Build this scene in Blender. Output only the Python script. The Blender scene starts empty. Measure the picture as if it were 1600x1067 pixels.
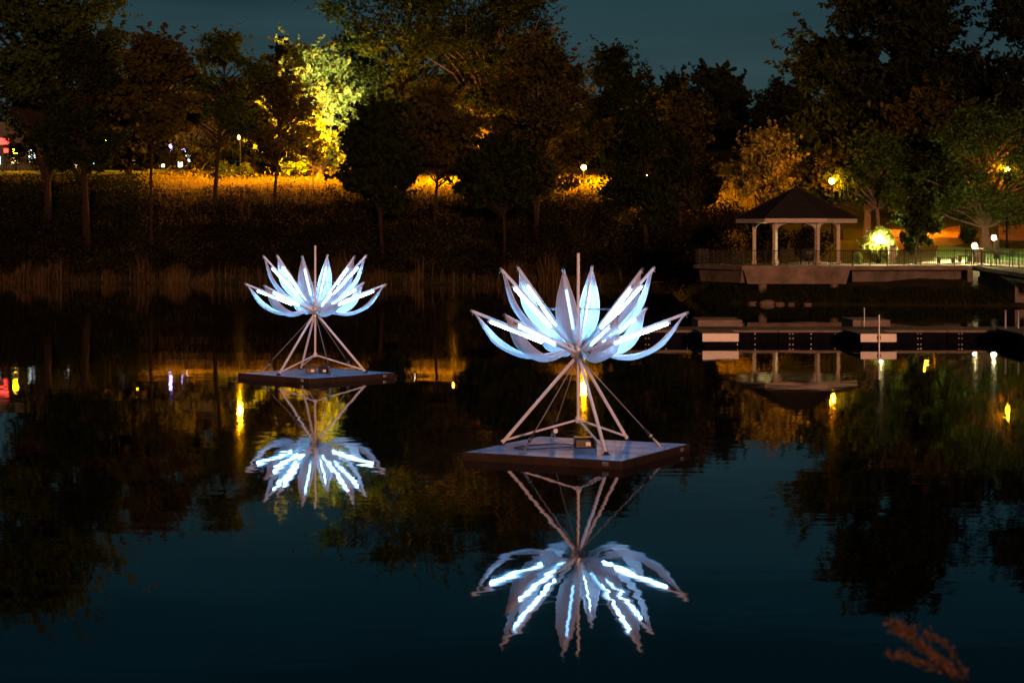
import bpy, math, random
import numpy as np
from mathutils import Vector, Matrix

# ------------------------------------------------------------------ camera, sky, sun, exposure
scn = bpy.context.scene
COL = scn.collection
F = 3111.0            # focal length in photograph pixels (70 mm on a 36 mm frame)
HZ = 362.0            # horizon row in the photograph
CH = 4.16             # eye height over the lake

cam = bpy.data.cameras.new('camera')
camo = bpy.data.objects.new('camera', cam)
COL.objects.link(camo)
camo.location = (0, 0, CH)
camo.rotation_euler = (math.radians(90), 0, 0)
cam.lens = 70.0
cam.sensor_width = 36.0
cam.shift_y = -(533.5 - HZ) / 1600.0
cam.clip_start = 0.1
cam.clip_end = 5000
cam.dof.use_dof = True
cam.dof.focus_distance = 38.5
cam.dof.aperture_fstop = 3.5
scn.camera = camo

SUN_EL, SUN_AZ = 5.0, 172.0
world = bpy.data.worlds.new('World')
scn.world = world
world.use_nodes = True
wn, wl = world.node_tree.nodes, world.node_tree.links
wn.clear()
wo = wn.new('ShaderNodeOutputWorld')
wb = wn.new('ShaderNodeBackground')
wb.inputs['Strength'].default_value = 0.05
sky = wn.new('ShaderNodeTexSky')
sky.sky_type = 'NISHITA'
sky.sun_disc = False
sky.sun_elevation = math.radians(2.0)
sky.sun_rotation = math.radians(SUN_AZ)
sky.air_density = 1.0
sky.dust_density = 0.3
sky.ozone_density = 3.0
bw = wn.new('ShaderNodeRGBToBW')
tint = wn.new('ShaderNodeMix'); tint.data_type = 'RGBA'; tint.blend_type = 'MULTIPLY'
tint.inputs['Factor'].default_value = 1.0
tint.inputs[7].default_value = (0.36, 0.84, 0.97, 1)
# thin cloud veil, dimming and greying the night sky a little
tc = wn.new('ShaderNodeTexCoord')
mp = wn.new('ShaderNodeMapping'); mp.inputs['Scale'].default_value = (3, 3, 26)
nz = wn.new('ShaderNodeTexNoise'); nz.inputs['Scale'].default_value = 1.6; nz.inputs['Detail'].default_value = 5
rp = wn.new('ShaderNodeMapRange')
rp.inputs[1].default_value = 0.3; rp.inputs[2].default_value = 0.75
rp.inputs[3].default_value = 0.72; rp.inputs[4].default_value = 1.12
cm = wn.new('ShaderNodeMix'); cm.data_type = 'RGBA'; cm.blend_type = 'MULTIPLY'; cm.inputs['Factor'].default_value = 1
wl.new(sky.outputs[0], bw.inputs[0])
tm = wn.new('ShaderNodeMix'); tm.data_type = 'RGBA'
tm.inputs[6].default_value = (0.43, 0.84, 0.90, 1); tm.inputs[7].default_value = (0.10, 0.74, 1.12, 1)
wl.new(tm.outputs[2], tint.inputs[7])
wl.new(bw.outputs[0], tint.inputs[6])
wl.new(tc.outputs['Generated'], mp.inputs[0]); wl.new(mp.outputs[0], nz.inputs[0])
wl.new(nz.outputs[0], rp.inputs[0])
wl.new(tint.outputs[2], cm.inputs[6]); wl.new(rp.outputs[0], cm.inputs[7])
sx_ = wn.new('ShaderNodeSeparateXYZ'); wl.new(tc.outputs['Generated'], sx_.inputs[0])
gr = wn.new('ShaderNodeMapRange'); gr.interpolation_type = 'SMOOTHSTEP'
gr.inputs[1].default_value = 0.0; gr.inputs[2].default_value = 0.30; gr.inputs[3].default_value = 1.22; gr.inputs[4].default_value = 0.45
wl.new(sx_.outputs[2], gr.inputs[0])
tr_ = wn.new('ShaderNodeMapRange'); tr_.interpolation_type = 'SMOOTHSTEP'
tr_.inputs[1].default_value = 0.04; tr_.inputs[2].default_value = 0.22
wl.new(sx_.outputs[2], tr_.inputs[0]); wl.new(tr_.outputs[0], tm.inputs['Factor'])
cg = wn.new('ShaderNodeMix'); cg.data_type = 'RGBA'; cg.blend_type = 'MULTIPLY'; cg.inputs['Factor'].default_value = 1
wl.new(cm.outputs[2], cg.inputs[6]); wl.new(gr.outputs[0], cg.inputs[7])
wl.new(cg.outputs[2], wb.inputs[0]); wl.new(wb.outputs[0], wo.inputs[0])

sl = bpy.data.lights.new('sun', 'SUN')
sl.energy = 2.0
sl.angle = math.radians(3)
sl.color = (1.0, 0.41, 0.20)
so = bpy.data.objects.new('sun', sl)
COL.objects.link(so)
_a, _e = math.radians(SUN_AZ), math.radians(SUN_EL)
_to = Vector((math.sin(_a) * math.cos(_e), math.cos(_a) * math.cos(_e), math.sin(_e)))   # towards the sun
so.rotation_euler = _to.to_track_quat('Z', 'Y').to_euler()

scn.view_settings.view_transform = 'Standard'
scn.view_settings.look = 'None'
scn.view_settings.exposure = 0.0
scn.view_settings.gamma = 1.0
scn.view_settings.use_curve_mapping = False
scn.render.engine = 'CYCLES'
scn.cycles.use_denoising = True
scn.cycles.max_bounces = 6
scn.cycles.diffuse_bounces = 2
scn.cycles.glossy_bounces = 3
scn.cycles.transparent_max_bounces = 8
scn.cycles.sample_clamp_indirect = 4.0
scn.cycles.use_light_tree = True

# ------------------------------------------------------------------ helpers
def X(px, d): return (px - 800.0) / F * d
def Z(py, d): return CH - (py - HZ) / F * d
def P(px, py, d): return Vector((X(px, d), d, Z(py, d)))

def mat(name, base, rough=0.7, metal=0.0, var=0.0, vscale=3.0, bump=0.0, bscale=20.0, emit=None, estr=0.0, spec=None, var2=None):
    m = bpy.data.materials.new(name); m.use_nodes = True
    n, l = m.node_tree.nodes, m.node_tree.links
    b = n['Principled BSDF']
    b.inputs['Base Color'].default_value = (*base, 1)
    b.inputs['Roughness'].default_value = rough
    b.inputs['Metallic'].default_value = metal
    if spec is not None: b.inputs['Specular IOR Level'].default_value = spec
    if emit:
        b.inputs['Emission Color'].default_value = (*emit, 1)
        b.inputs['Emission Strength'].default_value = estr
    t = n.new('ShaderNodeTexCoord')
    if var:
        nt = n.new('ShaderNodeTexNoise'); nt.inputs['Scale'].default_value = vscale; nt.inputs['Detail'].default_value = 6
        nt.inputs['Roughness'].default_value = 0.65
        mx = n.new('ShaderNodeMix'); mx.data_type = 'RGBA'
        lo = tuple(c * (1 - var) for c in base); hi = var2 if var2 else tuple(min(1, c * (1 + var)) for c in base)
        mx.inputs[6].default_value = (*lo, 1); mx.inputs[7].default_value = (*hi, 1)
        r = n.new('ShaderNodeMapRange'); r.inputs[1].default_value = 0.3; r.inputs[2].default_value = 0.7
        l.new(t.outputs['Object'], nt.inputs[0]); l.new(nt.outputs[0], r.inputs[0]); l.new(r.outputs[0], mx.inputs['Factor'])
        l.new(mx.outputs[2], b.inputs['Base Color'])
    if bump:
        nb = n.new('ShaderNodeTexNoise'); nb.inputs['Scale'].default_value = bscale; nb.inputs['Detail'].default_value = 4
        bp = n.new('ShaderNodeBump'); bp.inputs['Strength'].default_value = bump; bp.inputs['Distance'].default_value = 0.02
        l.new(t.outputs['Object'], nb.inputs[0]); l.new(nb.outputs[0], bp.inputs['Height']); l.new(bp.outputs[0], b.inputs['Normal'])
    return m

def leafmat(name, c1, c2, trans=0.3, vscale=0.9):
    m = bpy.data.materials.new(name); m.use_nodes = True
    n, l = m.node_tree.nodes, m.node_tree.links
    n.clear()
    o = n.new('ShaderNodeOutputMaterial'); d = n.new('ShaderNodeBsdfDiffuse'); tr = n.new('ShaderNodeBsdfTranslucent')
    ms = n.new('ShaderNodeMixShader'); ms.inputs[0].default_value = trans
    g = n.new('ShaderNodeNewGeometry')
    t = n.new('ShaderNodeTexCoord'); nt = n.new('ShaderNodeTexNoise'); nt.inputs['Scale'].default_value = vscale
    ad = n.new('ShaderNodeMath'); ad.operation = 'MULTIPLY_ADD'; ad.inputs[1].default_value = 0.6; ad.inputs[2].default_value = -0.05
    a2 = n.new('ShaderNodeMath'); a2.operation = 'ADD'; a2.use_clamp = True
    hv = n.new('ShaderNodeMath'); hv.operation = 'MULTIPLY'; hv.inputs[1].default_value = 0.5
    mx = n.new('ShaderNodeMix'); mx.data_type = 'RGBA'
    mx.inputs[6].default_value = (*c1, 1); mx.inputs[7].default_value = (*c2, 1)
    l.new(g.outputs['Random Per Island'], ad.inputs[0])
    l.new(t.outputs['Object'], nt.inputs[0]); l.new(nt.outputs[0], hv.inputs[0])
    l.new(ad.outputs[0], a2.inputs[0]); l.new(hv.outputs[0], a2.inputs[1])
    l.new(a2.outputs[0], mx.inputs['Factor'])
    l.new(mx.outputs[2], d.inputs[0]); l.new(mx.outputs[2], tr.inputs[0])
    l.new(d.outputs[0], ms.inputs[1]); l.new(tr.outputs[0], ms.inputs[2]); l.new(ms.outputs[0], o.inputs[0])
    return m

def emat(name, col, s):
    m = bpy.data.materials.new(name); m.use_nodes = True
    n, l = m.node_tree.nodes, m.node_tree.links
    n.clear()
    o = n.new('ShaderNodeOutputMaterial'); e = n.new('ShaderNodeEmission')
    e.inputs[0].default_value = (*col, 1); e.inputs[1].default_value = s
    l.new(e.outputs[0], o.inputs[0])
    return m

class MB:
    """collects boxes, tubes, lathes and sheets, then links them as ONE mesh object"""
    def __init__(s): s.v, s.f, s.sm = [], [], []
    def add(s, v, f, smooth=False):
        o = len(s.v); s.v += [tuple(p) for p in v]
        s.f += [tuple(i + o for i in q) for q in f]; s.sm += [smooth] * len(f)
        return s
    def box(s, c, size, rz=0.0, bev=0.0):
        cx, cy, cz = c; a, b, h = size[0] / 2, size[1] / 2, size[2] / 2
        ca, sa = math.cos(rz), math.sin(rz)
        if bev <= 0:
            pts = [(x, y, z) for z in (-h, h) for x, y in ((-a, -b), (a, -b), (a, b), (-a, b))]
            fs = [(3, 2, 1, 0), (4, 5, 6, 7), (0, 1, 5, 4), (1, 2, 6, 5), (2, 3, 7, 6), (3, 0, 4, 7)]
        else:
            e = bev
            ring = lambda k: [(-a + e * k, -b), (a - e * k, -b), (a, -b + e * k), (a, b - e * k), (a - e * k, b), (-a + e * k, b), (-a, b - e * k), (-a, -b + e * k)]
            pts = []
            inner = [(x * (a - e) / a, y * (b - e) / b) for x, y in ring(1)]
            for z, rr in ((-h, inner), (-h + e, ring(1)), (h - e, ring(1)), (h, inner)):
                pts += [(x, y, z) for x, y in rr]
            fs = [tuple(range(7, -1, -1)), tuple(range(24, 32))]
            for k in range(3):
                for i in range(8):
                    j = (i + 1) % 8
                    fs.append((k * 8 + i, k * 8 + j, k * 8 + 8 + j, k * 8 + 8 + i))
        return s.add([(cx + x * ca - y * sa, cy + x * sa + y * ca, cz + z) for x, y, z in pts], fs)
    def tube(s, pts, radii, n=8, caps=True):
        pts = [Vector(p) for p in pts]
        if not hasattr(radii, '__len__'): radii = [radii] * len(pts)
        vs, fs = [], []
        prev = None
        for i, p in enumerate(pts):
            t = (pts[min(i + 1, len(pts) - 1)] - pts[max(i - 1, 0)])
            t = t.normalized() if t.length > 1e-9 else Vector((0, 0, 1))
            if prev is None:
                up = Vector((0, 0, 1)) if abs(t.z) < 0.9 else Vector((1, 0, 0))
                u = t.cross(up).normalized()
            else:
                u = (prev - t * prev.dot(t)).normalized()
            prev = u
            w = t.cross(u)
            for k in range(n):
                a = 2 * math.pi * k / n
                vs.append(p + (u * math.cos(a) + w * math.sin(a)) * radii[i])
        for i in range(len(pts) - 1):
            for k in range(n):
                j = (k + 1) % n
                fs.append((i * n + k, i * n + j, (i + 1) * n + j, (i + 1) * n + k))
        if caps:
            fs.append(tuple(range(n - 1, -1, -1)))
            m = (len(pts) - 1) * n
            fs.append(tuple(range(m, m + n)))
        return s.add(vs, fs, True)
    def lathe(s, c, prof, n=16):
        vs, fs = [], []
        for r, z in prof:
            for k in range(n):
                a = 2 * math.pi * k / n
                vs.append((c[0] + r * math.cos(a), c[1] + r * math.sin(a), c[2] + z))
        for i in range(len(prof) - 1):
            for k in range(n):
                j = (k + 1) % n
                fs.append((i * n + k, i * n + j, (i + 1) * n + j, (i + 1) * n + k))
        fs.append(tuple(range(n - 1, -1, -1)))
        m = (len(prof) - 1) * n
        fs.append(tuple(range(m, m + n)))
        return s.add(vs, fs, True)
    def prism(s, poly, z0, z1):
        n = len(poly)
        vs = [(x, y, z0) for x, y in poly] + [(x, y, z1) for x, y in poly]
        fs = [tuple(range(n - 1, -1, -1)), tuple(range(n, 2 * n))] + [(i, (i + 1) % n, n + (i + 1) % n, n + i) for i in range(n)]
        return s.add(vs, fs)
    def ball(s, c, r, n=10, m=7, sz=1.0):
        prof = [(max(1e-4, r * math.sin(math.pi * i / m)), -r * sz * math.cos(math.pi * i / m)) for i in range(m + 1)]
        return s.lathe(c, prof, n)
    def mesh(s, name, m):
        me = bpy.data.meshes.new(name)
        me.from_pydata(s.v, [], s.f)
        me.polygons.foreach_set('use_smooth', s.sm)
        me.materials.append(m)
        me.update()
        return me
    def build(s, name, m, parent=None, autos=True):
        me = s.mesh(name, m)
        if autos and any(s.sm): 
            try: me.set_sharp_from_angle(angle=math.radians(40))
            except Exception: pass
        o = bpy.data.objects.new(name, me)
        COL.objects.link(o)
        if parent is not None: o.parent = parent
        return o

def npmesh(name, verts, quads, m, parent=None):
    """verts (N,3), quads (M,4) as numpy -> one mesh object"""
    me = bpy.data.meshes.new(name)
    nv, nf = len(verts), len(quads)
    me.vertices.add(nv); me.vertices.foreach_set('co', np.asarray(verts, dtype=np.float32).ravel())
    me.loops.add(nf * 4); me.loops.foreach_set('vertex_index', np.asarray(quads, dtype=np.int32).ravel())
    me.polygons.add(nf); me.polygons.foreach_set('loop_start', np.arange(0, nf * 4, 4, dtype=np.int32))
    me.materials.append(m)
    me.update(calc_edges=True)
    o = bpy.data.objects.new(name, me); COL.objects.link(o)
    if parent is not None: o.parent = parent
    return o

def empty(name, loc, rz=0.0):
    o = bpy.data.objects.new(name, None); COL.objects.link(o)
    o.location = loc; o.rotation_euler = (0, 0, rz)
    o.empty_display_size = 0.2
    return o

def tag(o, label=None, cat=None, group=None, kind=None):
    if label: o['label'] = label
    if cat: o['category'] = cat
    if group: o['group'] = group
    if kind: o['kind'] = kind
    return o

def leaves(centers, rng, size=(0.16, 0.34), up=0.0, aspect=0.55):
    """diamond leaves at the given points"""
    n = len(centers)
    d = rng.normal(size=(n, 3)); d[:, 2] += up
    d /= np.linalg.norm(d, axis=1)[:, None]
    q = rng.normal(size=(n, 3)); s = np.cross(d, q); s /= (np.linalg.norm(s, axis=1)[:, None] + 1e-9)
    L = rng.uniform(size[0], size[1], n)[:, None]
    W = L * aspect * 0.5
    c = np.asarray(centers)
    k = np.cross(d, s) * L * 0.12
    v = np.stack([c - d * L * 0.5, c + s * W + k, c + d * L * 0.5, c - s * W + k], axis=1).reshape(-1, 3)
    f = np.arange(n * 4).reshape(n, 4)
    return v, f

# ------------------------------------------------------------------ materials
M = {}
M['grass'] = mat('grass_ground', (0.045, 0.045, 0.015), 0.95, spec=0.05, var=0.45, vscale=1.2, bump=0.6, bscale=9)
M['lawn'] = mat('mown_lawn', (0.05, 0.17, 0.012), 0.95, var=0.35, vscale=2.5, bump=0.6, bscale=30)
M['mulch'] = mat('red_leaf_mulch', (0.20, 0.075, 0.04), 0.95, var=0.5, vscale=3.0, bump=0.8, bscale=14)
M['path'] = mat('path_concrete', (0.38, 0.35, 0.29), 0.9, var=0.2, vscale=1.2, bump=0.3, bscale=20)
M['road'] = mat('asphalt', (0.12, 0.12, 0.115), 0.85, var=0.25, vscale=0.8, bump=0.3)
M['concrete'] = mat('stained_concrete', (0.15, 0.12, 0.095), 0.9, spec=0.15, var=0.5, vscale=1.1, bump=0.5, bscale=12)
M['concrete2'] = mat('dark_concrete', (0.10, 0.085, 0.07), 0.9, var=0.5, vscale=1.4, bump=0.5, bscale=12)  # darker concrete for the recessed beam, ramp beam and right piers
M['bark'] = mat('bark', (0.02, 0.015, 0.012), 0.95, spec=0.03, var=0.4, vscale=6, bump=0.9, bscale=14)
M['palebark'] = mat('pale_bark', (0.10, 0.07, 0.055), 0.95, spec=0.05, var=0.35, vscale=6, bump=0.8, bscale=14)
M['black'] = mat('black_paint', (0.012, 0.012, 0.013), 0.45)
M['postblack'] = mat('matt_black_post', (0.005, 0.005, 0.005), 0.8, spec=0.03)
M['iron'] = mat('black_iron', (0.014, 0.014, 0.014), 0.6, spec=0.2)
M['cream'] = mat('cream_painted_wood', (0.42, 0.37, 0.30), 0.6, var=0.12, vscale=4)
M['shingle'] = mat('dark_shingle', (0.022, 0.021, 0.022), 0.9, spec=0.1, var=0.4, vscale=5, bump=0.5, bscale=25)
M['pole'] = mat('brushed_tube', (0.80, 0.77, 0.75), 0.38, var=0.12, vscale=9)
M['stay'] = mat('dull_stay', (0.22, 0.20, 0.19), 0.5)
M['steel'] = mat('galvanised_steel', (0.5, 0.5, 0.5), 0.35, metal=0.8)
M['rafttop'] = mat('blue_lit_plywood', (0.22, 0.30, 0.42), 0.5, var=0.55, vscale=1.6, bump=0.25, bscale=30)  # bare plywood, the blue glow of the light tubes put into its colour
M['raftside'] = mat('raft_edge_board', (0.035, 0.022, 0.018), 0.65, var=0.4, vscale=3.0, bump=0.4, bscale=18)
M['dockface'] = mat('dark_dock_plastic', (0.006, 0.006, 0.010), 0.85, var=0.4, vscale=3, spec=0.015)
M['docktop'] = mat('weathered_dock_boards', (0.2, 0.16, 0.14), 0.85, var=0.35, vscale=2.0, bump=0.5, bscale=18)
M['dockwhite'] = mat('white_dock_fascia', (0.88, 0.82, 0.76), 0.55, var=0.1, vscale=3)
M['bolt'] = mat('bolt_zinc', (0.5, 0.5, 0.5), 0.3, metal=0.3)
M['reed'] = leafmat('dry_reed', (0.03, 0.022, 0.013), (0.13, 0.09, 0.05), 0.2)
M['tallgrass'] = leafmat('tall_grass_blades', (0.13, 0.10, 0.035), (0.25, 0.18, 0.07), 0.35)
M['leaf_green'] = leafmat('leaf_green', (0.016, 0.03, 0.007), (0.05, 0.075, 0.018))
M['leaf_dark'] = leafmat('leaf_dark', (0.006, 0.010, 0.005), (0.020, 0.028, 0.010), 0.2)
M['leaf_brown'] = leafmat('leaf_olive', (0.018, 0.02, 0.007), (0.06, 0.052, 0.018))
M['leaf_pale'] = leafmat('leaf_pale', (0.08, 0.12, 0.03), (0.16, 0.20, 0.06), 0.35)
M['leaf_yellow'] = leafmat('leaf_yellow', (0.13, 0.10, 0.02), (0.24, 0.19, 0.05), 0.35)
M['leaf_lush'] = leafmat('leaf_lush', (0.12, 0.16, 0.03), (0.24, 0.28, 0.07), 0.45)
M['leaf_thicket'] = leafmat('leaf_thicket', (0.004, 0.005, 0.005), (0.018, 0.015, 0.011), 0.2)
M['stone'] = mat('stacked_stone', (0.30, 0.26, 0.2), 0.9, var=0.4, vscale=7, bump=0.9, bscale=9)
M['rock'] = mat('shore_rock', (0.13, 0.10, 0.075), 0.95, var=0.4, vscale=2, bump=0.8, bscale=6)
M['plume'] = leafmat('seed_plume', (0.20, 0.125, 0.085), (0.36, 0.21, 0.14), 0.3, 20)
M['sodium'] = emat('sodium_globe', (1.0, 0.38, 0.003), 9000.0)
M['sodium_far'] = emat('sodium_globe_far', (1.0, 0.37, 0.003), 17000.0)
M['sodium_crest'] = emat('sodium_globe_crest', (1.0, 0.36, 0.003), 44000.0)
M['sodium_post'] = emat('sodium_globe_post', (1.0, 0.33, 0.004), 2000.0)
M['sodium_low'] = emat('sodium_globe_low', (1.0, 0.34, 0.004), 5500.0)
M['sodium_dim'] = emat('sodium_globe_dim', (1.0, 0.45, 0.002), 400.0)
M['warmglobe'] = emat('warm_white_globe', (1.0, 0.78, 0.32), 3800.0)
M['mast'] = emat('metal_halide_head', (1.0, 1.0, 0.50), 24000.0)

def petalmat():
    m = bpy.data.materials.new('petal_film'); m.use_nodes = True
    n, l = m.node_tree.nodes, m.node_tree.links
    n.clear()
    o = n.new('ShaderNodeOutputMaterial')
    d = n.new('ShaderNodeBsdfDiffuse'); d.inputs[0].default_value = (0.74, 0.70, 0.69, 1)
    t = n.new('ShaderNodeBsdfTranslucent'); t.inputs[0].default_value = (0.70, 0.72, 0.76, 1)
    tr = n.new('ShaderNodeBsdfTransparent'); tr.inputs[0].default_value = (0.92, 0.94, 0.97, 1)
    g = n.new('ShaderNodeBsdfGlossy'); g.inputs['Roughness'].default_value = 0.35; g.inputs[0].default_value = (0.8, 0.8, 0.8, 1)
    tc_ = n.new('ShaderNodeTexCoord'); mp_ = n.new('ShaderNodeMapping'); mp_.inputs['Scale'].default_value = (5, 5, 3)
    nz_ = n.new('ShaderNodeTexNoise'); nz_.inputs['Scale'].default_value = 1.6; nz_.inputs['Detail'].default_value = 3; nz_.inputs['Distortion'].default_value = 1.2
    bp_ = n.new('ShaderNodeBump'); bp_.inputs['Strength'].default_value = 0.7; bp_.inputs['Distance'].default_value = 0.05
    l.new(tc_.outputs['Object'], mp_.inputs[0]); l.new(mp_.outputs[0], nz_.inputs[0]); l.new(nz_.outputs[0], bp_.inputs['Height'])
    for sh in (d, t, g): l.new(bp_.outputs[0], sh.inputs['Normal'])
    m1 = n.new('ShaderNodeMixShader'); m1.inputs[0].default_value = 0.17
    m2 = n.new('ShaderNodeMixShader'); m2.inputs[0].default_value = 0.40
    m3 = n.new('ShaderNodeMixShader'); m3.inputs[0].default_value = 0.05
    l.new(d.outputs[0], m1.inputs[1]); l.new(t.outputs[0], m1.inputs[2])
    l.new(m1.outputs[0], m2.inputs[1]); l.new(tr.outputs[0], m2.inputs[2])
    l.new(m2.outputs[0], m3.inputs[1]); l.new(g.outputs[0], m3.inputs[2])
    l.new(m3.outputs[0], o.inputs[0])
    return m
M['petal'] = petalmat()
TUBE_COL = (0.19, 0.51, 1.0)
TUBES = {k: emat('light_tube_' + k, TUBE_COL, s) for k, s in (('hot', 95.0), ('bright', 66.0), ('mid', 36.0), ('dim', 14.0))}

def watermat():
    m = bpy.data.materials.new('lake_water'); m.use_nodes = True
    n, l = m.node_tree.nodes, m.node_tree.links
    b = n['Principled BSDF']
    b.inputs['Base Color'].default_value = (0.0012, 0.0045, 0.006, 1)
    b.inputs['Roughness'].default_value = 0.02
    b.inputs['IOR'].default_value = 1.333
    t = n.new('ShaderNodeTexCoord')
    def wave(sx, sy, det, amp):
        mp = n.new('ShaderNodeMapping'); mp.inputs['Scale'].default_value = (sx, sy, 1)
        nt = n.new('ShaderNodeTexNoise'); nt.inputs['Scale'].default_value = 1.0; nt.inputs['Detail'].default_value = det
        sb = n.new('ShaderNodeVectorMath'); sb.operation = 'SUBTRACT'; sb.inputs[1].default_value = (0.5, 0.5, 0.5)
        sc = n.new('ShaderNodeVectorMath'); sc.operation = 'MULTIPLY'; sc.inputs[1].default_value = (amp[0], amp[1], 0)
        l.new(t.outputs['Object'], mp.inputs[0]); l.new(mp.outputs[0], nt.inputs[0])
        l.new(nt.outputs['Color'], sb.inputs[0]); l.new(sb.outputs[0], sc.inputs[0])
        return sc.outputs[0]
    w1 = wave(1.2, 4.2, 2, (0.026, 0.010))
    w2 = wave(0.2, 0.45, 1, (0.008, 0.005))
    # calmer and rougher stretches of the lake
    mk = n.new('ShaderNodeTexNoise'); mk.inputs['Scale'].default_value = 0.045
    r = n.new('ShaderNodeMapRange'); r.inputs[1].default_value = 0.38; r.inputs[2].default_value = 0.62
    r.inputs[3].default_value = 0.45; r.inputs[4].default_value = 1.35
    l.new(t.outputs['Object'], mk.inputs[0]); l.new(mk.outputs[0], r.inputs[0])
    s1 = n.new('ShaderNodeVectorMath'); s1.operation = 'SCALE'
    l.new(w1, s1.inputs[0]); l.new(r.outputs[0], s1.inputs['Scale'])
    a = n.new('ShaderNodeVectorMath'); a.operation = 'ADD'; l.new(s1.outputs[0], a.inputs[0]); l.new(w2, a.inputs[1])
    a2 = n.new('ShaderNodeVectorMath'); a2.operation = 'ADD'; a2.inputs[1].default_value = (0, 0, 1); l.new(a.outputs[0], a2.inputs[0])
    nn = n.new('ShaderNodeVectorMath'); nn.operation = 'NORMALIZE'; l.new(a2.outputs[0], nn.inputs[0])
    l.new(nn.outputs[0], b.inputs['Normal'])
    return m
M['water'] = watermat()

# ------------------------------------------------------------------ terrain
SX = [-300, -100, -42, -10, 8, 9.0, 9.6, 11.6, 13.5, 20, 30, 60, 300]
SD = [168, 165, 162, 156, 154, 140, 124, 117.0, 114.6, 112.8, 111, 108, 104]
LS = [-60, -6, 0, 3, 8, 18, 60, 110, 400]
LH = [-3, -1.2, 0, 0.7, 3.0, 7.4, 10.9, 12.6, 16]
RS = [-60, -6, 0, 3, 9.5, 14, 25, 40, 55, 80, 115, 400]
RH = [-3, -1.2, 0, 1.0, 1.9, 2.2, 2.75, 3.75, 5.2, 9.5, 14.0, 26]
def ss(x, a, b):
    t = np.clip((x - a) / (b - a), 0, 1); return t * t * (3 - 2 * t)
def terr(x, y, bumps=True):
    x = np.asarray(x, dtype=float); y = np.asarray(y, dtype=float)
    s = y - np.interp(x, SX, SD)
    w = ss(x, 8.5, 13.2)
    w2 = ss(x, 9, 21)
    back = ss(y, 128, 150)          # behind the gazebo the two slopes merge more slowly
    w = w * (1 - back) + w2 * back
    sl_ = y - np.interp(np.minimum(x, 8), SX, SD)
    h = np.interp(sl_, LS, LH) * (1 - w) + np.interp(s, RS, RH) * w
    if bumps:
        k = np.clip(s / 6, 0, 1)
        h = h + k * (0.12 * np.sin(x * 0.55 + 1.3) * np.cos(y * 0.43) + 0.05 * np.sin(x * 1.7 + y * 0.9))
    near = np.interp(y, [-60, 7.5, 13, 20], [2.6, 2.25, -0.6, -3])
    return np.where(y < 60, near, h)
def G(x, y): return float(terr(x, y))

def sheet(xs, ys, dz, name, m, parent=None):
    gx, gy = np.meshgrid(xs, ys)
    gz = terr(gx, gy) + dz
    v = np.stack([gx, gy, gz], -1).reshape(-1, 3)
    a, b = len(ys), len(xs)
    i = np.arange(a * b).reshape(a, b)
    q = np.stack([i[:-1, :-1], i[:-1, 1:], i[1:, 1:], i[1:, :-1]], -1).reshape(-1, 4)
    o = npmesh(name, v, q, m, parent)
    o.data.polygons.foreach_set('use_smooth', [True] * len(q))
    return o
xs = np.unique(np.concatenate([np.linspace(-600, -70, 22), np.linspace(-70, 70, 141), np.linspace(70, 600, 22)]))
ys = np.unique(np.concatenate([np.linspace(-60, 20, 24), np.linspace(20, 100, 10), np.linspace(100, 240, 141), np.linspace(240, 900, 24)]))
tag(sheet(xs, ys, 0.0, 'ground', M['grass']), kind='structure')
# lake
b = MB()
b.add([(-600, 4, 0), (600, 4, 0), (600, 175, 0), (-600, 175, 0)], [(0, 1, 2, 3)])
tag(b.build('lake', M['water']), kind='structure')

def patch(name, pts, m, dz=0.02, n=14):
    """four-cornered sheet laid over the terrain; pts in (px, d)"""
    c = [np.array((X(p, d), d)) for p, d in pts]
    vs, fs = [], []
    for i in range(n + 1):
        for j in range(n + 1):
            u, v = i / n, j / n
            p = (c[0] * (1 - u) + c[1] * u) * (1 - v) + (c[3] * (1 - u) + c[2] * u) * v
            vs.append((p[0], p[1], G(p[0], p[1]) + dz))
    for i in range(n):
        for j in range(n):
            a = i * (n + 1) + j
            fs.append((a, a + n + 1, a + n + 2, a + 1))
    o = MB().add(vs, fs, True).build(name, m)
    return tag(o, kind='structure')
patch('path', [(1230, 123.2), (1720, 121), (1720, 124.9), (1230, 126.2)], M['path'], 0.05, 24)
patch('lawn', [(1456, 126.4), (1720, 125.2), (1720, 140), (1466, 140)], M['lawn'], 0.03, 24)
patch('mulch_bed', [(1392, 137), (1520, 143.5), (1500, 158), (1392, 156)], M['mulch'], 0.035)
patch('mulch_bed', [(1560, 146), (1720, 145), (1720, 162), (1560, 160)], M['mulch'], 0.035)
patch('road', [(-200, 214), (760, 214), (760, 226), (-200, 226)], M['road'], 0.06, 30)

# ------------------------------------------------------------------ lotus sculptures
SAG_U = [0, .1, .19, .3, .4, .55, .69, .85, .95, 1.0]
SAG_V = [.05, .20, .335, .44, .49, .49, .42, .22, .065, 0.0]
WID_U = [0, .1, .25, .45, .6, .75, .9, 1.0]
WID_V = [.03, .09, .18, .245, .245, .19, .085, .012]
def smooth_interp(u, a, b):
    return float(np.mean([np.interp(min(1, max(0, u + e)), a, b) for e in (-.05, -.025, 0, .025, .05)]))

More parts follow.
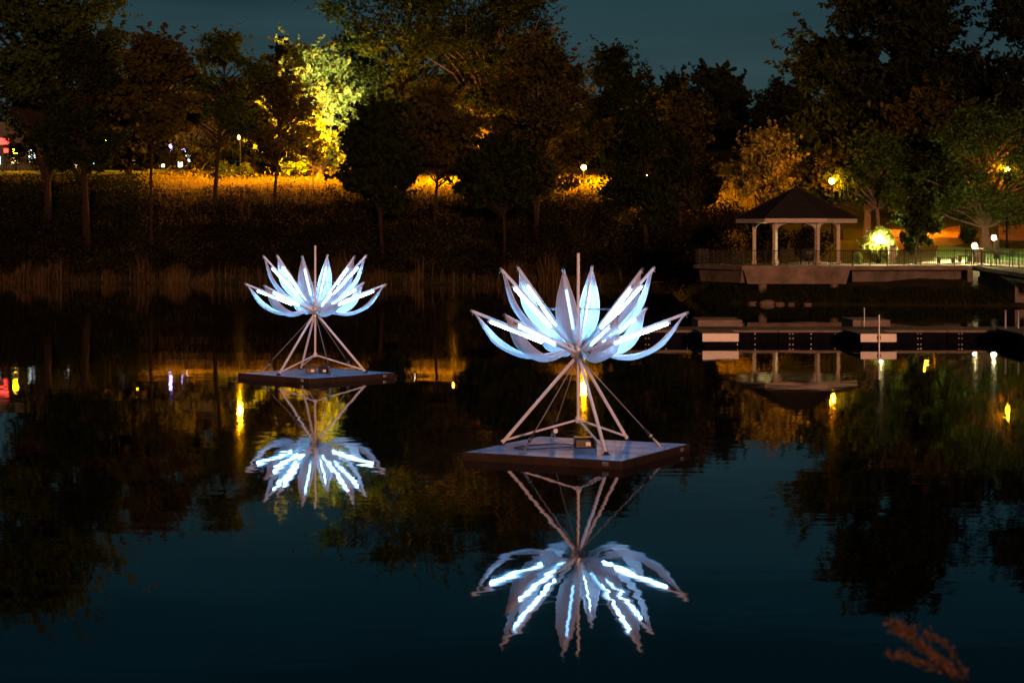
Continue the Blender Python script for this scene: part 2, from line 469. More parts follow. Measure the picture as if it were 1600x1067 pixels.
def petal(parent, phi, tilt, L, sagk, wk):
    er = Vector((math.cos(phi), math.sin(phi), 0)); et = Vector((-math.sin(phi), math.cos(phi), 0)); ez = Vector((0, 0, 1))
    p = er * math.sin(tilt) + ez * math.cos(tilt)
    nrm = er * math.cos(tilt) - ez * math.sin(tilt)
    NU, NV = 22, 8
    top, vs, fs = [], [], []
    for i in range(NU + 1):
        u = i / NU
        s = 0.27 + u * (L - 0.33)
        sg = smooth_interp(u, SAG_U, SAG_V) * sagk if 0 < u < 1 else (0.02 if u else 0.05)
        w = smooth_interp(u, WID_U, WID_V) * wk if u < 1 else 0.01
        for j in range(NV + 1):
            v = -1 + 2 * j / NV
            vs.append(p * s + nrm * (sg - 0.10 * w / 0.24 * v * v + 0.012 * math.sin(u * 9 + v * 2)) + et * (w * v))
    for i in range(NU):
        for j in range(NV):
            a = i * (NV + 1) + j
            fs.append((a, a + 1, a + NV + 2, a + NV + 1))
    o = MB().add(vs, fs, True).build('petal', M['petal'], parent, False)
    o.location = (0, 0, 0)
    # stitched hem along both rims
    hem = MB()
    for side in (0, NV):
        hem.tube([vs[i * (NV + 1) + side] for i in range(NU + 1)], 0.006, 5)
    hem.build('hem', M['pole'], o)
    return o

def lotus(name, label, base, phi0, legphi0, power, zt=0.0):
    """base: point on the raft under the mast; phi0: azimuth of the first tall petal"""
    root = empty(name, base)
    tag(root, label, 'sculpture', 'lit lotus sculptures on the lake')
    hubz = 1.735
    hub = Vector((0, 0, hubz))
    MB().tube([(0, 0, 0.50), (0, 0, 3.61)], 0.030, 12).build('mast', M['pole'], root)
    b = MB(); b.lathe((0, 0, hubz - 0.16), [(.05, 0), (.085, .02), (.085, .10), (.06, .13), (.06, .2), (.10, .22), (.10, .28), (.05, .31)], 14)
    for k in range(6):
        a = phi0 + k * math.pi / 3
        b.box((0.1 * math.cos(a), 0.1 * math.sin(a), hubz - .01), (.09, .03, .10), a)
    b.build('hub', M['steel'], root)
    MB().lathe((0, 0, 0.44), [(.04, 0), (.055, .02), (.055, .10), (.04, .13)], 12).build('foot_collar', M['pole'], root)
    MB().lathe((0, 0, hubz + 0.80), [(.034, 0), (.055, .01), (.055, .05), (.034, .06)], 12).build('cable_collar', M['steel'], root)
    for k in range(3):
        a = legphi0 + k * 2 * math.pi / 3
        ft = Vector((1.47 * math.cos(a), 1.47 * math.sin(a), 0.02))
        st = Vector((.07 * math.cos(a), .07 * math.sin(a), hubz - 0.10))
        lg = MB().tube([st, ft], 0.032, 12).build('leg', M['pole'], root)
        MB().lathe((ft.x, ft.y, 0.0), [(.075, 0), (.075, .012), (.045, .02), (.04, .06)], 12).build('foot', M['iron'], lg)
        MB().tube([(0.04 * math.cos(a), 0.04 * math.sin(a), .49), ft + Vector((0, 0, .05))], 0.021, 10).build('strut', M['pole'], root)
        # tension strap between the legs
        c = a + math.pi / 3
        e = Vector((1.55 * math.cos(c), 1.55 * math.sin(c), 0.03)); h = Vector((.06 * math.cos(c), .06 * math.sin(c), hubz - 0.12))
        gy = MB().tube([h, h.lerp(e, .80)], 0.0105, 8).build('tension_stay', M['stay'], root)
        MB().tube([h.lerp(e, .79), h.lerp(e, .83), h.lerp(e, .86), h.lerp(e, .90)], [.02, .034, .034, .018], 8).build('ratchet', M['black'], gy)
        w = MB().tube([h.lerp(e, .865), h.lerp(e, .885)], .040, 8)
        w.tube([h.lerp(e, .90), h.lerp(e, .955), e], [.02, .028, .016], 8)
        w.box((e.x, e.y, .008), (.13, .09, .012), c)
        w.build('hook', M['steel'], gy)
    def arm(phi, tilt, L, sagk, wk, br, t0, t1):
        er = Vector((math.cos(phi), math.sin(phi), 0)); ez = Vector((0, 0, 1))
        p = er * math.sin(tilt) + ez * math.cos(tilt); nrm = er * math.cos(tilt) - ez * math.sin(tilt)
        po = MB().tube([p * .06, p * L], 0.030, 10).build('petal_pole', M['pole'], root)
        po.location = hub
        cap = MB().tube([p * (L - .03), p * (L + .012)], 0.031, 10)
        cap.tube([p * (L - .05) - nrm * .03, p * (L - .05) + nrm * .075], .008, 6)
        cap.build('end_clamp', M['steel'], po)
        for q in (t0 + .05, t1 - .05, (t0 + t1) / 2):
            MB().tube([p * (L * q) - nrm * .035, p * (L * q) + nrm * .085], .012, 6).build('tube_clip', M['iron'], po)
        MB().tube([p * (L * t0) + nrm * .062, p * (L * t0 + .02) + nrm * .062, p * (L * t1 - .02) + nrm * .062, p * (L * t1) + nrm * .062],
                  [.010, .023, .023, .010], 10).build('light_tube', TUBES[br], po)
        for q, sg_ in ((t0, -1), (t1, 1)):
            MB().tube([p * (L * q - .004 * sg_) + nrm * .062, p * (L * q + .045 * sg_) + nrm * .062], .024, 10).build('tube_cap', M['pole'], po)
        pt = petal(root, phi, tilt, L, sagk, wk)
        pt.location = hub
        return p * L
    tips = []
    for k in range(6):
        a = phi0 + k * math.pi / 3
        tips.append(arm(a, math.atan2(1.53, 1.60), 2.21, 0.80, 0.86, power[k], .33, .80))
    for k in range(6):
        a = phi0 + math.pi / 6 + k * math.pi / 3
        arm(a, math.atan2(2.06, .78), 2.20, 1.0, 0.98, power[6 + k], .32, .81)
    # thin spreader cables from the mast collar to the tall poles
    for k, t in enumerate(tips):
        q = hub + t * 0.52
        w = MB().tube([(0, 0, hubz + .83), q], .0055, 5)
        w.tube([(0, 0, hubz + .83), hub + t * 0.22], .004, 5)
        w.build('spreader_cable', M['steel'], root)
    return root

def raft(name, label, c, rz, side=3.16, th=0.15):
    r = empty(name, (c[0], c[1], 0), rz)
    tag(r, label, 'raft', 'square rafts under the sculptures')
    h = side / 2
    w = side - .07; nb_ = 3
    for k in range(nb_):       # plywood sheets butted on the frame
        for j in range(2):
            sw, sh = w / nb_, w / 2
            MB().box((-w / 2 + sw * (k + .5), -w / 2 + sh * (j + .5), th - .012 - .002 * ((k + j) % 2)), (sw - .012, sh - .012, .024), 0, .004).build('deck_sheet', M['rafttop'], r)
    for k in range(4):
        a = k * math.pi / 2
        MB().box((math.cos(a) * (h - .017), math.sin(a) * (h - .017), th / 2 - .03), (.034, side - (.07 if k % 2 else 0), th + .055), a, .004).build('edge_board', M['raftside'], r)
    MB().box((0, 0, -.05), (side - .12, side - .12, .24)).build('float', M['black'], r)
    for k, (x, y, a) in enumerate(((h + .015, h * .35, 0), (-h - .015, -h * .8, 0), (h * .75, -h - .015, math.pi / 2), (-h * .93, h * .55, math.pi / 2))):
        c_ = MB()
        if k < 3:
            c_.box((x, y, th * .55), (.03, .12, .07), a, .005)
            c_.tube([(x + .02 * math.cos(a), y + .02 * math.sin(a), th * .75), (x + .05 * math.cos(a), y + .05 * math.sin(a), th * .45), (x + .03 * math.cos(a), y + .03 * math.sin(a), th * .25)], .014, 6)
            c_.build('mooring_cleat', M['steel'], r)
    return r

TH = 0.15
DN, DF = 37.05, 56.6
nc = (X(903.5, DN), DN - 0.10)
raft('raft', 'dark edged square raft under the nearer, larger lit lotus', nc, math.radians(18 + 45))
nb = Vector((X(904, DN), DN + 0.14, TH))
lotus('lotus_sculpture', 'nearer and larger lit lotus with salmon and blue film petals', nb, math.radians(18), math.radians(48),
      ['hot', 'hot', 'hot', 'mid', 'dim', 'bright', 'hot', 'mid', 'bright', 'mid', 'dim', 'hot'])
fc = (X(494.5, DF), DF)
raft('raft', 'dark square raft seen corner on under the farther, smaller lotus', fc, math.radians(45 + 0.8 + 0))
fb = Vector((X(492, DF), DF + 0.1, TH))
lotus('lotus_sculpture', 'farther and smaller lit lotus left of the picture centre', fb, math.radians(22), math.radians(-8),
      ['hot', 'bright', 'hot', 'mid', 'mid', 'hot', 'hot', 'bright', 'bright', 'bright', 'mid', 'hot'])

def battery(name, label, loc, rz, w=.40, d=.24, h=.20):
    r = empty(name, loc, rz); tag(r, label, 'battery box', 'battery boxes on the rafts')
    MB().box((0, 0, h * .42), (w, d, h * .84), 0, .015).build('case', M['black'], r)
    MB().box((0, 0, h * .92), (w * 1.03, d * 1.05, h * .16), 0, .012).build('lid', M['black'], r)
    MB().box((w * .1, -d / 2 - .006, h * .4), (.09, .008, .07)).build('label_plate', M['dockwhite'], r)
    for s in (-1, 1):
        MB().tube([(s * (w / 2 + .002), -.05, h * .55), (s * (w / 2 + .04), -.05, h * .62), (s * (w / 2 + .04), .05, h * .62), (s * (w / 2 + .002), .05, h * .55)], .011, 6).build('handle', M['steel'], r)
    return r
battery('battery_box', 'black battery box with pale plate on the nearer raft', (nb.x + .12, nb.y - .18, TH), .12)
battery('battery_box', 'black battery box on farther raft, left of its twin', (fb.x - .08, fb.y - .3, TH), .1, .30, .24, .20)
battery('battery_box', 'black battery box on farther raft, right of its twin', (fb.x + .29, fb.y - .27, TH), -.15, .28, .24, .19)
def cable(label, pts, r=.011):
    # smooth a control polyline
    c = [Vector(p) for p in pts]; out = []
    for i in range(len(c) - 1):
        p0, p1, p2, p3 = c[max(i - 1, 0)], c[i], c[i + 1], c[min(i + 2, len(c) - 1)]
        for k in range(6):
            t = k / 6
            out.append(.5 * ((2 * p1) + (p2 - p0) * t + (2 * p0 - 5 * p1 + 4 * p2 - p3) * t * t + (3 * p1 - p0 - 3 * p2 + p3) * t ** 3))
    out.append(c[-1])
    return tag(MB().tube(out, r, 6).build('power_cable', M['black']), label, 'cable', 'cables on the rafts')
z = TH + .013
cable('black cable looping across the left of the nearer raft', [(nb.x - .12, nb.y - .2, z), (nb.x - .5, nb.y - .35, z), (nb.x - .9, nb.y - .55, z), (nb.x - 1.2, nb.y - .35, z), (nb.x - .9, nb.y + .1, z), (nb.x - .35, nb.y + .35, z), (nb.x - .05, nb.y + .1, z)])
cable('black cable dropping from the mast foot of the nearer lotus', [(nb.x + .05, nb.y, TH + .46), (nb.x + .09, nb.y - .06, TH + .3), (nb.x + .10, nb.y - .12, TH + .21)], .008)
cable('black cable dropping from the mast foot of the farther lotus', [(fb.x + .04, fb.y - .03, TH + .46), (fb.x + .12, fb.y - .12, TH + .32), (fb.x + .24, fb.y - .2, TH + .20)], .008)
def flood(label, loc, rz):
    r = empty('flood_lamp', loc, rz); tag(r, label, 'lamp')
    MB().box((0, 0, .01), (.12, .08, .02), 0, .004).build('base', M['steel'], r)
    MB().tube([(0, 0, .02), (0, 0, .16)], .010, 6).build('stem', M['steel'], r)
    b = MB(); b.tube([(0, -.05, .20), (0, -.03, .20), (0, .05, .20)], [.055, .06, .03], 12); b.build('head', M['black'], r)
    MB().tube([(0, -.056, .20), (0, -.0501, .20)], .046, 12).build('lens', M['dockwhite'], r)
flood('small unlit spot lamp standing at the back of nearer raft', (nb.x - .42, nb.y + .95, TH), .3)

# ------------------------------------------------------------------ floating dock
def dock():
    r = empty('floating_dock', (0, 75.5, 0))
    tag(r, 'long low floating dock with dark bolted sides across the right water', 'dock')
    x0, x1 = X(962, 75.5), X(1640, 75.5)
    edges = [x0, X(1097, 75.5), X(1216, 75.5), X(1344, 75.5), X(1480, 75.5), x1]
    for a, c in zip(edges[:-1], edges[1:]):
        MB().box(((a + c) / 2, 1.5, .16), (c - a - .03, 2.96, .36), 0, .02).build('float', M['dockface'], r)
        n = max(2, int((c - a) / 1.0)); w = (c - a) / n
        for i in range(n):
            MB().box((a + w * (i + .5), 1.5, .385), (w - .012, 3.05, .07), 0, .008).build('deck_board', M['docktop'], r)
        MB().box(((a + c) / 2, -.045, .385), (c - a - .02, .035, .085), 0, .006).build('fascia', M['docktop'], r)
        bl = MB(); rng = random.Random(int(a * 10))
        xx = a + .5
        while xx < c - .35:
            for dx in ((-.06, .06) if rng.random() < .45 else (0,)):
                for zz in (.285, .115):
                    bl.lathe((xx + dx, .012, zz), [(.016, 0)] * 2, 3) if False else bl.box((xx + dx, .008, zz), (.022, .03, .022))
            xx += rng.uniform(.45, 1.1)
        o = bl.build('bolt_row', M['bolt'], r); o['kind'] = 'stuff'
    return r
dock()
def finger(label, px0, px1, dfront, post=False, back=True):
    dm = 75.4
    x0, x1 = X(px0, dfront), X(px1, dfront)
    r = empty('finger_float', ((x0 + x1) / 2, dfront, 0)); tag(r, label, 'float')
    w = x1 - x0; ln = dm - dfront - .02
    MB().box((0, ln / 2 + .02, .05), (w - .14, ln - .04, .22), 0, .02).build('float', M['dockface'], r)
    k = 2 if post else 1
    for i in range(k):
        ww = w / k
        MB().box((-w / 2 + ww * (i + .5), -.02, .32), (ww - (.02 if k > 1 else 0), .04, .30), 0, .01).build('fascia', M['dockwhite'], r)
    MB().box((w / 2 + .012, ln / 2 - .02, .32), (.022, ln - .04, .29), 0, .006).build('side_fascia', M['dockwhite'], r)
    n = 6
    for i in range(n):
        MB().box((0, (i + .5) * ln / n, .455), (w - .01, ln / n - .012, .035), 0, .006).build('deck_board', M['docktop'], r)
    if post:
        MB().tube([(.02, -.10, -1.2), (.02, -.10, 1.15)], .035, 10).build('mooring_post', M['steel'], r)
        MB().box((.02, -.06, .33), (.14, .05, .12), 0, .01).build('post_bracket', M['iron'], r)
    return r
finger('white fronted finger float at the left of the dock', 1097.4, 1153.4, 72.3)
finger('white fronted finger float with a steel post in its middle', 1344, 1400, 72.0, True)
def backbox(label, px0, px1):
    x0, x1 = X(px0, 79), X(px1, 79)
    r = empty('finger_float', ((x0 + x1) / 2, 78.6, 0)); tag(r, label, 'float')
    MB().box((0, 1.4, .12), (x1 - x0 - .1, 2.7, .3), 0, .02).build('float', M['dockface'], r)
    for i in range(5):
        MB().box((0, .28 + i * .55, .47), (x1 - x0, .53, .40), 0, .01).build('deck_board', M['docktop'], r)
backbox('grey finger float behind the dock, left one', 1089, 1158)
backbox('grey finger float behind the dock, right one', 1330, 1388)
def dpost(label, px, d, ztop, r=.028):
    o = MB().lathe((X(px, d), d, -1.5), [(r, 0), (r, 1.5 + ztop - .03), (r * .6, 1.5 + ztop)], 10).build('mooring_post', M['steel'])
    tag(o, label, 'post', 'steel posts along the dock')
dpost('thin steel post behind the dock near its middle', 1350.5, 78.3, 1.18, .02)
# end section turning towards the viewer, with its two pipe posts
r = empty('dock_landing', (X(1597, 71), 71, 0)); tag(r, 'orange lit dock landing at the right edge of the picture', 'dock')
for i in range(4):
    MB().box((2.2, .35 + i * .98, .50), (4.4, .96, .06), 0, .008).build('deck_board', M['docktop'], r)
MB().box((2.2, 2.0, .20), (4.2, 3.8, .5), 0, .02).build('float', M['dockface'], r)
MB().box((.10, -.16, .36), (.12, .05, .42), 0, .01).build('corner_post', M['dockwhite'], r)
dpost('left one of two pipe posts at the right end of the dock', 1571, 75.3, 1.20, .045)
dpost('right one of two pipe posts at the right end of the dock', 1591, 75.3, 1.20, .045)

# ------------------------------------------------------------------ viewing deck, gazebo, railings
DZ = 2.17            # deck surface
GD = 119.6           # gazebo centre distance
GX = X(1244, GD)
dk = empty('viewing_deck', (0, 0, 0))
tag(dk, 'concrete viewing deck on piers carrying the gazebo over the water', 'deck')
P0 = (X(1083, 121), 121.0); P1 = (X(1159, 115.6), 115.6); P2 = (X(1332, 115.6), 115.6); P3 = (X(1519, 116.4), 116.4)
poly = [P0, P1, P2, P3, (P3[0], 123.2), (X(1230, 124.5), 124.5), (X(1105, 124.5), 124.5)]
MB().prism(poly, DZ - .24, DZ).build('slab', M['concrete'], dk)
def beam(a, c, inset, z0, z1, t, name='beam', m='concrete', batter=.18, par=dk):
    """wall-like beam under a deck edge, its lower edge drawn in"""
    A, C = Vector((*a, 0)), Vector((*c, 0)); u = (C - A).normalized(); n = Vector((-u.y, u.x, 0))
    A2, C2 = A + n * inset, C + n * inset
    v = [A2 + u * batter * 1.3 + Vector((0, 0, z0)), C2 - u * batter * 1.3 + Vector((0, 0, z0)), C2 + Vector((0, 0, z1)), A2 + Vector((0, 0, z1)),
         A2 + u * batter * 1.3 + n * t + Vector((0, 0, z0)), C2 - u * batter * 1.3 + n * t + Vector((0, 0, z0)), C2 + n * t + Vector((0, 0, z1)), A2 + n * t + Vector((0, 0, z1))]
    f = [(0, 1, 2, 3), (5, 4, 7, 6), (4, 0, 3, 7), (1, 5, 6, 2), (4, 5, 1, 0), (3, 2, 6, 7)]
    return MB().add(v, f).build(name, M[m], par)
beam((P0[0] + .15, P0[1]), (P1[0] - .15, P1[1] + .25), .22, DZ - 1.0, DZ - .243, .4)
ln = P2[0] - P1[0]
beam((P1[0] + .12, P1[1]), (P2[0] - .12, P2[1]), .10, DZ - 1.05, DZ - .243, .4)
beam((P2[0] + .3, P2[1]), (P3[0], P3[1]), 1.1, DZ - .95, DZ - .243, .4, 'beam', 'concrete2', .0)
for px, d, w in ((1192, 116.1, .52), (1304, 116.1, .50), (1142, 119.2, .45)):
    MB().lathe((X(px, d), d + .2, -2.2), [(w / 2, 0), (w / 2, 2.2 + DZ - 1.02)], 14).build('pier', M['concrete'], dk)
MB().box((X(1515, 116.6), 116.7, .9), (.34, .5, 2.0), 0, .02).build('pier', M['concrete2'], dk)
MB().box((X(1419, 117.6), 118.2, .7), (.4, .5, 1.4), 0, .02).build('pier', M['concrete2'], dk)

# ramp towards the right edge, sloping down and coming nearer
rm = empty('ramp', (0, 0, 0)); tag(rm, 'concrete ramp sloping down to the right edge of the picture', 'ramp')
R0, R1 = Vector((P3[0] + .02, 116.4, DZ)), Vector((X(1640, 106), 106, 1.72))
R0b, R1b = Vector((P3[0] + .02, 119.6, DZ)), Vector((X(1690, 108), 108, 1.72))
b = MB(); dn = Vector((0, 0, -.22))
b.add([R0, R1, R1b, R0b, R0 + dn, R1 + dn, R1b + dn, R0b + dn], [(0, 1, 2, 3), (7, 6, 5, 4), (0, 4, 5, 1), (1, 5, 6, 2), (2, 6, 7, 3), (3, 7, 4, 0)])
b.build('slab', M['concrete'], rm)
wlen = (R1 - R0)
A, C = R0 + wlen * .02, R0 + wlen * .52
b = MB(); n = Vector((-wlen.y, wlen.x, 0)).normalized()
ab = [A + n * .25, C + n * .25, C + n * .8, A + n * .8]
b.add([Vector((p.x, p.y, .2)) for p in ab] + [Vector((p.x, p.y, p.z - .62)) for p in ab], [(3, 2, 1, 0), (4, 5, 6, 7), (0, 1, 5, 4), (1, 2, 6, 5), (2, 3, 7, 6), (3, 0, 4, 7)])
b.build('abutment', M['concrete'], rm)
b = MB(); ab = [A + n * .35, R1 + n * .35, R1 + n * .7, A + n * .7]
b.add([Vector((p.x, p.y, p.z - .61)) for p in ab] + [Vector((p.x, p.y, p.z - .223)) for p in ab], [(3, 2, 1, 0), (4, 5, 6, 7), (0, 1, 5, 4), (1, 2, 6, 5), (2, 3, 7, 6), (3, 0, 4, 7)])
b.build('beam', M['concrete2'], rm)

def railing(label, pts, nposts, h=.88):
    """iron railing following pts (Vectors on the deck)"""
    r = empty('railing', pts[0]); tag(r, label, 'railing', 'iron railings of the deck')
    o0 = pts[0]
    for a, c, n in zip(pts[:-1], pts[1:], nposts):
        a, c = a - o0, c - o0
        for z_, rr in ((h, .024), (.10, .016)):
            MB().tube([a + Vector((0, 0, z_)), c + Vector((0, 0, z_))], rr, 6).build('rail', M['iron'], r)
        for i in range(n + 1):
            p = a.lerp(c, i / n)
            MB().box((p.x, p.y, h / 2 + .03), (.05, .05, h + .06), 0, .006).build('post', M['iron'], r)
        b = MB(); L = (c - a).length; k = int(L / .125)
        for i in range(1, k):
            p = a.lerp(c, i / k)
            b.box((p.x, p.y, h / 2 + .05), (.017, .017, h - .1))
        o = b.build('balusters', M['iron'], r); o['kind'] = 'stuff'
    return r
V = Vector
zz = DZ
railing('iron railing round the left corner of the viewing deck', [V((X(1106, 124.2), 124.2, zz)), V((P0[0] + .12, 121.05, zz)), V((P1[0] + .05, P1[1] + .12, zz))], [3, 5])
railing('iron railing along the front of the deck before the gazebo', [V((P1[0] + .12, P1[1] + .1, zz)), V((P2[0], P2[1] + .1, zz))], [5])
railing('iron railing along the walkway right of the gazebo', [V((P2[0] + .05, P2[1] + .1, zz)), V((P3[0] - .02, P3[1] + .1, zz))], [7])
railing('iron railing running down the near side of the ramp', [R0 + V((.06, .1, 0)), R1 + V((0, .1, 0))], [8])
railing('iron railing on the far side of the ramp', [R0b + V((.3, -.1, 0)), R1b + V((0, -.1, 0))], [7])

# gazebo (hexagon, two columns to the front)
gz = empty('gazebo', (GX, GD, DZ), -math.atan2(GX, GD)); tag(gz, 'hexagonal gazebo with dark shingle roof and cream columns', 'gazebo')
RC, RR = 2.50, 3.62
eave = Z(348.5, GD) - DZ; apex = Z(293, GD) - DZ
hexa = lambda R, k: (R * math.cos(k * math.pi / 3), R * math.sin(k * math.pi / 3))
for k in range(6):
    x, y = hexa(RC, k)
    c = MB().box((x, y, eave / 2 + .02), (.20, .20, eave + .04), k * math.pi / 3, .015).build('column', M['cream'], gz)
    MB().box((x, y, .13), (.30, .30, .26), k * math.pi / 3, .02).build('base', M['cream'], c)
    MB().box((x, y, eave - .30), (.26, .26, .05), k * math.pi / 3, .01).build('collar', M['cream'], c)
    for s in (-1, 1):      # curved brackets on both sides of each column
        x2, y2 = hexa(RC, k + s)
        u = V((x2 - x, y2 - y, 0)).normalized(); n = V((-u.y, u.x, 0)) * .04
        prof = [(0.10, 0.0)] + [(0.10 + .55 * math.sin(t), -.52 * math.cos(t)) for t in [i * math.pi / 2 / 6 for i in range(7)]]
        prof = [(0.10, -.52)] + [(0.10 + .55 * (1 - math.cos(t)), -.52 + .46 * math.sin(t)) for t in [i * math.pi / 2 / 6 for i in range(1, 7)]] + [(.65, .0), (0.10, .0)]
        vs = [V((x, y, eave - .02)) + u * p + V((0, 0, q)) + n for p, q in prof] + [V((x, y, eave - .02)) + u * p + V((0, 0, q)) - n for p, q in prof]
        m_ = len(prof)
        fs = [tuple(range(m_)), tuple(range(2 * m_ - 1, m_ - 1, -1))] + [(i, m_ + i, m_ + (i + 1) % m_, (i + 1) % m_) for i in range(m_)]
        MB().add(vs, fs).build('bracket', M['cream'], c)
    x2, y2 = hexa(RC, k + 1)
    mid = V(((x + x2) / 2, (y + y2) / 2, eave + .13)); ang = math.atan2(y2 - y, x2 - x)
    MB().box(mid, (RC - .02, .14, .2), ang, .01).build('lintel', M['cream'], gz)
    # fascia and roof facet
    fx, fy = hexa(RR, k); fx2, fy2 = hexa(RR, k + 1)
    fm = V(((fx + fx2) / 2, (fy + fy2) / 2, eave + .13)); fm.x *= .995; fm.y *= .995
    MB().box(fm, (RR - .05, .05, .25), ang, .008).build('fascia', M['cream'], gz)
    sf = MB(); ix, iy = hexa(RC - .1, k); ix2, iy2 = hexa(RC - .1, k + 1)
    sf.add([(fx * .98, fy * .98, eave + .22), (fx2 * .98, fy2 * .98, eave + .22), (ix2, iy2, eave + .235), (ix, iy, eave + .235)], [(0, 1, 2, 3)])
    sf.build('soffit', M['cream'], gz)
    rf = MB(); NC = 17; e0 = eave + .27
    for i in range(NC):
        t0, t1 = i / NC, (i + 1) / NC
        z0, z1 = e0 + (apex - e0) * t0, e0 + (apex - e0) * t1
        rr0, rr1 = RR * 1.015 * (1 - t0), RR * 1.015 * (1 - t1) 
        a0, a1 = hexa(rr0 + .02, k), hexa(rr0 + .02, k + 1); c0, c1 = hexa(max(rr1, .02), k), hexa(max(rr1, .02), k + 1)
        rf.add([(*a0, z0 - .02), (*a1, z0 - .02), (*a1, z0 + .012), (*a0, z0 + .012), (*c1, z1 - .012), (*c0, z1 - .012)], [(0, 1, 2, 3), (3, 2, 4, 5)])
    rf.build('roof_facet', M['shingle'], gz)
    MB().tube([(fx * 1.02, fy * 1.02, e0 + .01), (0, 0, apex + .02)], .05, 6).build('ridge_cap', M['shingle'], gz)
MB().lathe((0, 0, apex - .03), [(.10, 0), (.12, .06), (.05, .12), (.06, .2), (.01, .28)], 10).build('finial', M['shingle'], gz)

# bench and bin inside the gazebo
def bench(label, x, y, rz, w=1.5):
    r = empty('bench', (x, y, DZ), rz); tag(r, label, 'bench')
    for i in range(4): MB().box((0, -.18 + i * .12, .44), (w, .10, .035), 0, .006).build('seat_slat', M['iron'], r)
    for i in range(4): MB().box((0, .26 + i * .03, .56 + i * .11), (w, .03, .085), 0, .006).build('back_slat', M['iron'], r)
    for s in (-1, 1):
        MB().tube([(s * w * .45, -.2, 0), (s * w * .45, -.19, .42)], .022, 6).build('leg', M['iron'], r)
        MB().tube([(s * w * .45, .27, 0), (s * w * .45, .23, .42), (s * w * .45, .36, .95)], .022, 6).build('leg', M['iron'], r)
        MB().tube([(s * w * .45, -.2, .42), (s * w * .45, -.2, .64), (s * w * .45, .27, .64)], .018, 6).build('armrest', M['iron'], r)
bench('black slatted bench inside the gazebo on the right', X(1262, 120.6), 120.6, .25, 1.1)
bench('black slatted bench inside the gazebo at the back left', X(1236, 121.2), 121.2, -.1, 1.3)
sg = empty('notice_board', (X(1264, 121.3), 121.3, DZ)); tag(sg, 'small pale notice board on a post seen through the gazebo', 'notice board')
MB().box((0, 0, .40), (.05, .05, .8), 0, .005).build('post', M['iron'], sg)
MB().box((0, -.04, .76), (.36, .03, .30), 0, .006).build('panel', M['dockwhite'], sg)

# ------------------------------------------------------------------ lamps
def globe_lamp(label, px, py, d, h_post, post='post', m='warmglobe', rg=.15):
    p = P(px, py, d); g0 = G(p.x, d)
    r = empty('globe_lamp', (p.x, d, g0)); tag(r, label, 'lamp', 'globe lamps by the walkway')
    hz = p.z - g0
    if post == 'pillar':
        for i in range(4):
            hh = (hz - rg - .08) / 4
            MB().box((.25, 0, hh * (i + .5)), (.64 - (i % 2) * .03, .62 - (i % 2) * .02, hh - .01), .04 * (i % 2), .03).build('stone', M['stone'], r)
        MB().box((.25, 0, hz - rg - .05), (.74, .72, .06), 0, .01).build('cap', M['concrete'], r)
    elif post == 'wood':
        MB().box((.16, .04, (hz - .1) / 2), (.30, .30, hz - .1), .1, .02).build('post', M['bark'], r)
        MB().box((.06, .0, hz - rg - .03), (.25, .2, .04), 0, .01).build('arm', M['iron'], r)
    else:
        MB().tube([(0, 0, 0), (0, 0, hz - rg)], .035, 8).build('post', M['iron'], r)
    MB().lathe((0, 0, hz - rg - .03), [(.05, 0), (.09, .02), (.09, .05)], 10).build('fitter', M['iron'], r)
    MB().ball((0, 0, hz), rg, 10, 7).build('globe', M[m], r)
    return r
globe_lamp('globe lamp on a squat stone pillar where the railings meet', 1523, 384, 124.4, 0, 'pillar')
globe_lamp('globe lamp on a dark wooden post beyond the ramp', 1553, 371.5, 129, 0, 'wood')
globe_lamp('globe lamp glowing inside the bright bush by the walkway', 1376, 375, 124.5, 0, 'post')

def park_lamp(label, px, py, d, m='sodium', rg=.20):
    p = P(px, py, d); g0 = G(p.x, d); hz = p.z - g0
    r = empty('street_lamp', (p.x, d, g0)); tag(r, label, 'street lamp', 'sodium lamps in the park')
    MB().lathe((0, 0, 0), [(.14, 0), (.14, .3), (.07, .45), (.055, hz - rg - .1), (.1, hz - rg - .06), (.1, hz - rg)], 10).build('pole', M['postblack'], r)
    MB().ball((0, 0, hz), rg, 10, 7).build('globe', M[m], r)
    MB().lathe((0, 0, hz + rg * .92), [(.14, 0), (.05, .08), (.01, .16)], 10).build('finial', M['iron'], r)
park_lamp('bright orange street lamp rising behind the gazebo roof', 1300, 283, 145, 'sodium_post')
park_lamp('orange street lamp shining through the trees at the picture centre', 912, 262, 179, 'sodium_far')
park_lamp('small orange lamp among the trees above the bright orange grass', 375, 215, 194, 'sodium')
park_lamp('small orange lamp seen through the dark tree on the left', 165, 216, 225, 'sodium_dim', .3)
park_lamp('yellow lamp behind the leftmost tree', 25, 236, 225, 'sodium_dim', .35)
park_lamp('orange lamp hidden behind the dark rounded tree left of centre', 594, 246, 182, 'sodium')
park_lamp('small orange lamp low behind the slender trunk on the left', 214, 229, 222, 'sodium_dim', .28)
park_lamp('added orange lamp between the olive tree and the bright green tree', 462, 218, 193, 'sodium_crest')  # unseen lamp added to light the grass on the crest
park_lamp('added orange lamp behind the low dark spreading tree near centre', 708, 258, 182, 'sodium_far')  # unseen lamp added for amber light under the central trees
park_lamp('added orange lamp low behind the tree with twin pointed tops', 1010, 272, 174, 'sodium_far')  # added out of sight to warm the bank and lower leaves
park_lamp('orange lamp buried in foliage at the right edge', 1573, 264, 140, 'sodium_post', .2)
park_lamp('orange lamp hidden in leaves above the red mulch', 1447, 318, 152, 'sodium_low')
